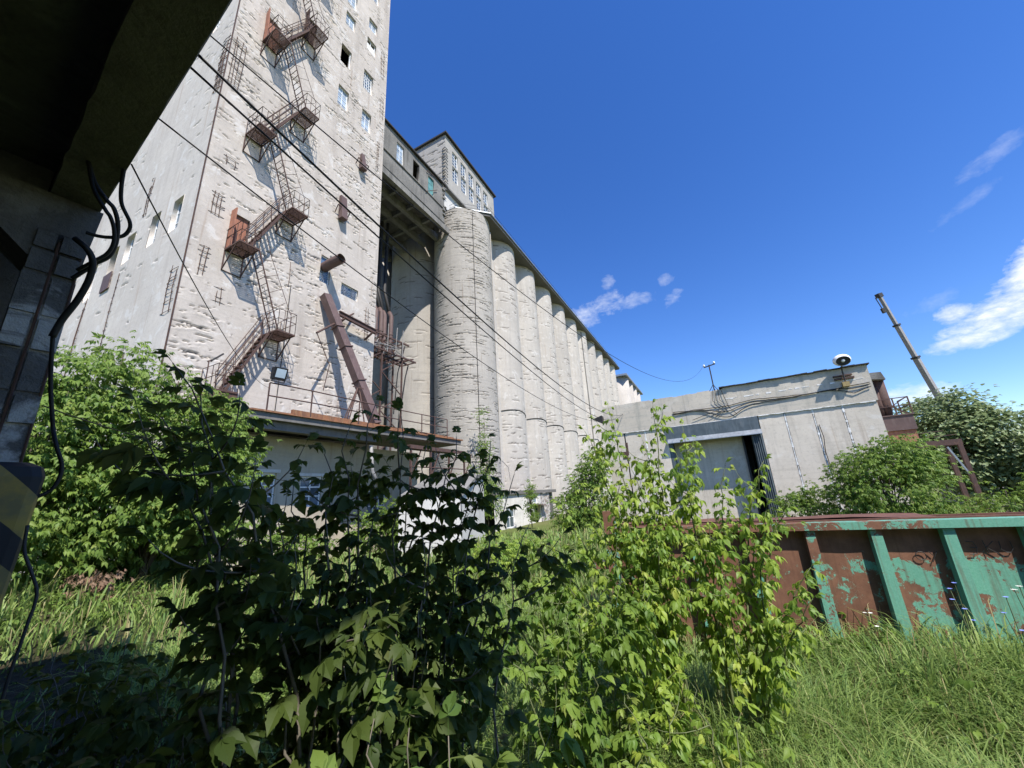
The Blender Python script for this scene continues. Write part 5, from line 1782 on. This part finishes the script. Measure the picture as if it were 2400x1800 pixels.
tree('maple_shrub', 'dense green shrub against the left corner of the warehouse', 'shrub', (21.2, 6.4, -.6), [(21.3, 6.3, 1.6, 1.1, 1.2, 1.9), (21.3, 5.8, 3.2, .7, .6, 1.2), (20.8, 7.3, .8, .9, .8, 1.1)], 170, 24, 1.1, LOWL, LM_BUSH, .07, None, 9, .45)
tree('juniper', 'slim pointed dark green shrub beside the white outbuilding', 'shrub', (29.5, 13.7, -.8), [(29.5, 13.7, 1.2, .4, .4, 1.7), (29.5, 13.7, 2.4, .2, .2, .8)], 40, 30, .8, LOWL, LM_BUSH, .05, None, 10, .3)
tree('maple_bush', 'rounded sunlit maple bush hiding the warehouse right corner', 'bush', (18.0, -5.2, -.4), [(18.0, -5.3, 1.6, 1.3, 1.5, 1.3), (18.1, -5.9, 2.4, .7, .7, .9), (17.9, -4.3, .9, .8, .8, 1.1)], 210, 26, .95, LOWL, LM_BUSH, .08, None, 11, .38)
tree('maple_bush', 'small bush at the warehouse wall left of the rounded maple', 'bush', (19.4, -2.7, -.5), [(19.3, -2.8, .5, .8, .8, 1.0), (19.2, -3.3, .9, .4, .5, .7)], 60, 24, .9, LOWL, LM_BUSH, .05, None, 12, .35)
tree('poplar_tree', 'big silvery green tree behind the rusty stand at right', 'tree', (30, -12.2, -.8), [(30.2, -12.0, 3.2, 2.3, 2.2, 3.0), (29.8, -13.6, 2.6, 1.9, 1.7, 2.4), (30.6, -13.0, 4.6, 1.4, 1.4, 1.6)], 420, 42, 2.0, ROUND, LM_POPLAR, .2, None, 13, .6, .3)
tree('poplar_tree', 'lower silvery tree at the right frame edge', 'tree', (28, -15, -.8), [(28, -15, 1.6, 1.8, 1.8, 2.3), (28.2, -16.8, 1.4, 1.8, 1.8, 2.2)], 200, 36, 2.0, ROUND, LM_POPLAR, .15, None, 14, .6, .3)
tree('maple_bush', 'yellow green bush below the silvery trees at right edge', 'bush', (22.5, -9.6, -.7), [(22.5, -9.9, .1, 1.0, 1.1, .9), (22, -8.2, -.3, .9, .9, .7), (22.6, -11.6, .5, 1.2, 1.0, 1.2)], 150, 24, 1.1, LOWL, LM_BUSH, .06, None, 15, .45)
tree('annex_shrub', 'leafy shrub below the first annex window', 'shrub', (9.3, 13.4, -.1), [(9.3, 13.4, .6, 1.0, .6, .9), (8.3, 13.2, .5, .8, .5, .8)], 70, 22, 1.0, LOWL, LM_BUSH, .04, None, 50, .4)
tree('annex_shrub', 'leafy shrub between the annex windows and the white shed', 'shrub', (11.7, 12.2, -.3), [(11.8, 12.2, .7, 1.1, .7, 1.0), (13.0, 12.4, 1.0, .8, .6, 1.1)], 80, 22, 1.0, LOWL, LM_BUSH, .04, None, 51, .4)
tree('yard_shrub', 'young pale green shrub in the yard grass before the white shed', 'shrub', (8.6, 5.2, 0), [(8.6, 5.2, .45, .7, .6, .6), (9.6, 4.8, .35, .6, .5, .5), (7.6, 5.0, .3, .5, .5, .45)], 60, 20, .8, LOWL, LM_SAP, .03, None, 52, .3)
TIPS_DARK = [(0.642, 1.804, 2.478), (0.64, 1.8, 2.26), (0.746, 1.793, 2.377), (0.72, 1.745, 2.18), (0.842, 1.806, 2.09), (1.031, 1.818, 2.05), (1.154, 1.749, 2.03), (1.244, 1.673, 2.15), (1.316, 1.591, 2.28), (1.393, 1.499, 2.4), (1.495, 1.417, 2.34), (1.677, 1.396, 2.2), (1.776, 1.263, 2.24), (1.968, 1.151, 2.22), (2.045, 1.044, 2.02), (2.163, 1.025, 1.728), (2.064, 1.181, 1.577), (1.803, 1.26, 1.9), (1.6, 1.44, 2.0), (1.424, 1.54, 2.05), (1.011, 1.606, 1.85), (1.151, 1.51, 1.88), (1.294, 1.384, 1.8), (1.441, 1.22, 1.75), (1.627, 1.12, 1.65), (0.95, 1.45, 1.55), (1.048, 1.371, 1.61), (1.168, 1.258, 1.56), (1.327, 1.143, 1.484), (1.516, 1.028, 1.395), (1.1, 1.3, 1.4), (1.25, 1.2, 1.35)]
TIPS_DARK = [(x * .7, y * .7, 1.9 + (z - 1.9) * .7) for x, y, z in TIPS_DARK]
branchy_plant('dark_bush', 'large shaded box elder bush in silhouette under the canopy', 'bush', [(.77, .9, 0), (.92, .92, 0)], TIPS_DARK, FINE, LM_SHADE, M_TWIGD, .06, .45, .5, 300, None, .2, (-.45, .35), 3, .008, 1.9)
TIPS_SAP = [(3.445, 0.751, 2.625), (3.61, 0.38, 2.616), (3.42, 0.989, 2.435), (3.663, 0.168, 2.397), (3.674, -0.121, 2.253), (3.325, 1.09, 1.981), (3.441, 0.621, 2.057), (3.585, 0.322, 1.86), (3.176, 1.211, 1.813), (2.964, 1.412, 1.567), (3.596, -0.097, 2.037), (3.678, -0.374, 2.049), (3.665, -0.471, 1.719), (3.573, -0.225, 1.517), (3.517, -0.481, 1.298), (3.384, -0.284, 1.054), (3.339, 0.058, 1.26), (3.249, 0.309, 1.411), (3.094, 0.598, 1.345), (2.915, 0.818, 1.233), (2.721, 0.987, 1.113), (2.856, 0.509, 1.136), (2.817, 1.157, 1.322), (3.065, 0.212, 1.004)]
_sr = np.random.default_rng(17)
TIPS_SAP = [p for p in TIPS_SAP if not (p[1] < 0 and p[2] > 2.1)] + [(3.5, .5, 2.3), (3.55, .25, 2.15), (3.35, .85, 2.2), (3.2, .45, 1.7), (3.4, .1, 1.65), (3.1, .9, 1.6)]
TIPS_SAP = [p for p in TIPS_SAP if p[2] > 1.1] + [(3.3, -.42, 1.15), (3.5, -.3, 1.7), (3.2, .7, 1.9), (3.4, .55, 1.6)]
branchy_plant('maple_sapling', 'airy sunlit yellow green box elder sapling in front of the container', 'sapling', [(3.45, .55, 0), (3.5, .1, 0)], TIPS_SAP, MIDL, LM_SAP, M_TWIG, .052, .68, .34, 300, None, .05, (-.85, .05), 4, .011, 1.9)
TIPS_WA = [(2.622, 1.578, 1.35), (2.833, 1.43, 1.45), (3.028, 1.257, 1.48), (2.872, 1.04, 1.33), (2.45, 1.388, 1.15), (2.657, 1.229, 1.2), (2.625, 1.005, 1.14), (2.792, 0.849, 1.16), (2.948, 0.755, 1.27), (2.271, 1.21, 1.03), (2.46, 1.043, 1.0), (2.547, 0.824, 1.03), (2.709, 0.673, 1.07)]
branchy_plant('maple_bush', 'mid green leafy maple bush left of the tall sapling', 'bush', [(2.7, 1.15, 0), (2.5, 1.1, 0), (2.75, .85, 0)], TIPS_WA, FINE, LM_BUSH, M_TWIG, .075, .62, .3, 250, None, .1, (-.6, .2), 14, .009, 1.8)
TIPS_WB = [(2.47, 0.659, .8), (2.62, 0.491, .75), (2.755, 0.336, .8), (2.267, 0.515, 0.6), (2.301, 0.3, 0.55), (2.9, 0.1, .75)]
branchy_plant('maple_bush', 'bright yellow green leafy shoots at the edge of the meadow grass', 'bush', [(2.4, .45, 0), (2.6, .25, 0)], TIPS_WB, FINE, LM_SAP, M_TWIG, .075, .55, .3, 200, None, .1, (-.6, .2), 15, .008, 1.6)
TIPS_WC = [(1.682, 1.032, .95), (1.743, 0.895, .9), (1.793, 0.757, .8), (1.426, 0.827, .9), (1.474, 0.699, .8), (1.201, 0.792, 1.0), (1.252, 0.672, .85), (1.452, 1.011, 1.0)]
branchy_plant('maple_bush', 'half shaded leafy maple bush at the bottom edge right of centre', 'bush', [(1.55, .85, 0), (1.4, .7, 0)], TIPS_WC, FINE, LM_BUSH, M_TWIG, .09, .62, .3, 200, None, .1, (-.5, .2), 16, .008, 1.5)
TIPS_LOW = [(0.884, 0.906, 1.36), (0.934, 0.831, 1.33), (1.026, 0.773, 1.28), (0.761, 0.91, 1.25), (0.796, 0.781, 1.18), (0.90, 0.72, 1.2), (1.049, 0.666, 1.2), (0.706, 0.954, 1.22)]
TIPS_LOW = [(x * .8, y * .8, 1.9 + (z - 1.9) * .8) for x, y, z in TIPS_LOW]
branchy_plant('maple_shoot', 'leafy maple shoot catching light at bottom centre under the canopy', 'shoot', [(.7, .75, .0)], TIPS_LOW, FINE, LM_SUN, M_TWIGD, .09, .62, .55, 200, None, .2, (-.5, .1), 5, .007, False)
TIPS_UND = [(.55, 1.2, .45), (.4, 1.5, .4), (.75, 1.3, .5), (.95, 1.1, .7), (1.1, .95, .7), (.6, 1.7, .3), (1.25, .85, .65), (1.3, .7, .6)]
branchy_plant('undergrowth_bush', 'deeply shaded maple undergrowth on the dark ground at lower left', 'bush', [(.7, 1.4, 0), (1.15, .9, 0)], TIPS_UND, FINE, LM_SHADE, M_TWIGD, .1, .95, .3, 200, None, .2, (-.5, .1), 8, .008)
TIPS_U2 = [(0.777, 2.739, 1.348), (0.874, 2.712, 1.362), (0.995, 2.667, 1.346), (1.126, 2.609, 1.321), (1.205, 2.468, 1.358), (1.268, 2.331, 1.4), (0.911, 2.462, 1.269), (1.056, 2.392, 1.225), (1.165, 2.229, 1.24), (0.79, 2.39, 1.248), (0.922, 2.204, 1.164), (1.037, 2.028, 1.143), (0.718, 2.633, 1.273)]
branchy_plant('shade_thicket', 'dark shaded sprays of weeds between the striped guard and the dark bush', 'bush', [(.95, 2.15, 0), (1.2, 2.0, 0), (.75, 2.3, 0)], TIPS_U2, FINE, LM_SHADE, M_TWIGD, .075, .6, .35, 200, None, .15, (-.4, .3), 18, .007, 1.8)
TIPS_PIL = [(.7, 3.3, 1.2), (.9, 3.25, .95), (.62, 3.35, 1.0), (.85, 3.05, .5)]
branchy_plant('pillar_weed', 'shaded maple seedling leaves beside the striped guard', 'seedling', [(.8, 3.25, 0)], TIPS_PIL, FINE, LM_SHADE, M_TWIG, .08, .7, .35, 100, None, .2, (-.5, .1), 9, .008)


# ------------------------------------------------------------------ grass
def blades(n, seed, r_lo, r_hi, az_lo, az_hi, h_lo, h_hi, wk, mat, name, power=1.0, keep=None, lean=.5):
    r = np.random.default_rng(seed)
    u = r.random(n)
    rad = (r_lo ** power + (r_hi ** power - r_lo ** power) * u) ** (1 / power)
    a = np.radians(r.uniform(az_lo, az_hi, n)) - A
    x, y = rad * np.cos(a), -rad * np.sin(a)
    ok = np.ones(n, bool) if keep is None else keep(x, y, r)
    x, y, rad = x[ok], y[ok], rad[ok]
    n = len(x)
    h = r.uniform(h_lo, h_hi, n) * (.7 + .3 * np.sin(x * 2.1) * np.sin(y * 1.7 + 1) + .25 * np.sin(x * 5.3 + 2) * np.sin(y * 4.1))
    w = np.maximum(.0035, rad * wk) * r.uniform(.7, 1.4, n)
    th = r.uniform(0, 6.283, n)
    ld = np.stack([np.cos(th), np.sin(th), 0 * th], 1)
    sd = np.stack([-np.sin(th + r.normal(0, .6, n)), np.cos(th), 0 * th], 1)
    ln = (r.uniform(.1, 1.0, n) ** 1.5 * lean * 2 * h)[:, None]
    z0 = terrain(x, y)
    b = np.stack([x, y, z0 - .02], 1)
    zz = np.array([0, 0, 1.0])
    m1 = b + zz * (h * .5)[:, None] + ld * ln * .25
    m2 = b + zz * (h * .85)[:, None] + ld * ln * .65
    t = b + zz * (h * (1 - .25 * r.random(n)))[:, None] + ld * ln * 1.15
    s = sd * w[:, None]
    v = np.stack([b - s, b + s, m1 - s * .9, m1 + s * .9, m2 - s * .6, m2 + s * .6, t], 1).reshape(-1, 3)
    k = np.arange(n)[:, None, None] * 7
    f = (np.array([(0, 1, 3), (0, 3, 2), (2, 3, 5), (2, 5, 4), (4, 5, 6)])[None] + k).reshape(-1, 3)
    o = mesh_obj(name, v, f, mat, attrs={'rnd': np.repeat(r.random(n), 7)})
    return o


_ci = CF.inverted()
_cm = np.array(_ci)
_km = np.array(KF.inverted())


def keep_grass(x, y, r):
    lx = _cm[0, 0] * x + _cm[0, 1] * y + _cm[0, 3]
    ly = _cm[1, 0] * x + _cm[1, 1] * y + _cm[1, 3]
    inside = (lx > -2.05) & (lx < 5.3) & (ly > -.03) & (ly < 1.15)
    kx = _km[0, 0] * x + _km[0, 1] * y
    ky = _km[1, 0] * x + _km[1, 1] * y
    shade = (ky < 2.5) & (kx < 1.8) & (kx > -10) & (r.random(len(x)) > np.clip((ky - 1.7) * .55, .02, .6))
    guard = (kx < -4.9) & (ky < .7)
    annex = (y > 13.0) | (x > 21)
    return ~(inside | shade | guard | annex)


tag(blades(105000, 61, 1.4, 7.0, -62, 62, .22, .62, .0011, LM_GRASS, 'grass', 1.15, keep_grass, .8), 'tall green meadow grass in front of the container', 'grass', kind='stuff')
tag(blades(60000, 62, 6.5, 24, -62, 62, .25, .65, .0013, LM_GRASS, 'grass', 1.2, keep_grass), 'rough grass filling the yard between the buildings', 'grass', kind='stuff')
tag(blades(12000, 63, 1.6, 20, -60, 62, .35, .8, .0008, LM_STRAW, 'grass', 1.0, keep_grass, .35), 'pale dry grass stalks scattered through the meadow', 'grass', kind='stuff')


def ground_cover():
    """broad-leaved weeds mixed through the grass"""
    r = np.random.default_rng(71)
    n = 5200
    rad = r.uniform(1.7 ** .9, 9.5 ** .9, n) ** (1 / .9)
    a = np.radians(r.uniform(-45, 60, n)) - A
    x, y = rad * np.cos(a), -rad * np.sin(a)
    cl = np.sin(x * 1.9 + 1) * np.sin(y * 2.3) + .5 * np.sin(x * 4.1) * np.sin(y * 3.7 + 2)
    ok = keep_grass(x, y, r) & (cl + r.normal(0, .35, n) > .15)
    x, y = x[ok], y[ok]
    pos = np.stack([x, y, terrain(x, y) + r.uniform(.12, .48, len(x))], 1)
    D_ = r.normal(0, 1, (len(x), 3))
    D_[:, 2] = r.uniform(-.3, .5, len(x))
    o = scatter('ground_cover', MIDL + LOWL, pos, frames(D_, r.normal(0, .4, len(x))), r.uniform(.35, .75, len(x)), LM_BUSH, None, r=r)
    tag(o, 'broad leaved weeds mixed through the meadow grass', 'weeds', kind='stuff')


ground_cover()


def shade_litter():
    """low weeds and leaf litter on the shaded ground under the canopy edge"""
    r = np.random.default_rng(73)
    n = 5200
    rad = r.uniform(1.0, 9.5, n)
    a = np.radians(r.uniform(-66, 20, n)) - A
    x, y = rad * np.cos(a), -rad * np.sin(a)
    kx = _km[0, 0] * x + _km[0, 1] * y
    ky = _km[1, 0] * x + _km[1, 1] * y
    cl = np.sin(x * 2.7 + .5) * np.sin(y * 2.1 + 1) + r.normal(0, .5, n)
    ok = (ky < 3.0) & (cl > -.25) & ~((kx < -4.9) & (ky < .7))
    x, y = x[ok], y[ok]
    m = len(x)
    pos = np.stack([x, y, terrain(x, y) + r.uniform(.01, .3, m) ** 1.3], 1)
    D_ = r.normal(0, 1, (m, 3))
    D_[:, 2] = r.uniform(-.25, .35, m)
    o = scatter('undergrowth', MIDL + LOWL, pos, frames(D_, r.normal(0, .5, m)), r.uniform(.35, .85, m), LM_SHADE, None, r=r)
    tag(o, 'dark low weeds and leaf litter on the shaded ground at lower left', 'weeds', kind='stuff')


shade_litter()

# ------------------------------------------------------------------ a few wild flowers by the container
M_CHIC = plain('chicory_petal', (.22, .28, .72), .6, .2)
M_UMB = plain('white_umbel', (.75, .76, .70), .7, .2)


def flower(label, base, h, spots, mat, r_):
    t = thing('wildflower', label, 'flower', base, None)
    b = Vector(base)
    for k, (dx, dy, dz) in enumerate(spots):
        e = b + Vector((dx, dy, h + dz))
        MB().tube([b + Vector((0, 0, .02 * k)), b + Vector((dx * .3, dy * .3, h * .6)), e], [.005, .004, .003], 4).build('stalk', M_TWIG, t)
        mb = MB()
        n = 9
        for i in range(n):
            a0 = 2 * math.pi * i / n
            d = Vector((math.cos(a0), math.sin(a0), .25)) * r_
            w = Vector((-math.sin(a0), math.cos(a0), 0)) * r_ * .3
            mb.add([e, e + d * .6 + w, e + d, e + d * .6 - w], [(0, 1, 2, 3)])
        mb.build('flower_head', mat, t)


_cf = lambda x, y: tuple(CF @ Vector((x, y, 0)))
flower('blue chicory flowers on wiry stalks before the container', _cf(1.25, -.35), .75, [(0, 0, .1), (.07, .03, -.06), (-.09, .02, -.1), (.03, -.05, -.22), (.14, 0, .02)], M_CHIC, .022)
flower('blue chicory flower beside a green rib of the container', _cf(1.55, -.4), .6, [(0, 0, .15), (.08, .02, 0), (-.06, 0, -.1)], M_CHIC, .022)
flower('flat white umbel flower in front of a green container rib', _cf(1.72, -.3), .72, [(0, 0, .1), (.1, 0, .05)], M_UMB, .026)
flower('small white umbel flowers low before the container left ribs', _cf(.55, -.3), .5, [(0, 0, .05), (.12, .02, .02), (-.1, 0, -.04)], M_UMB, .02)
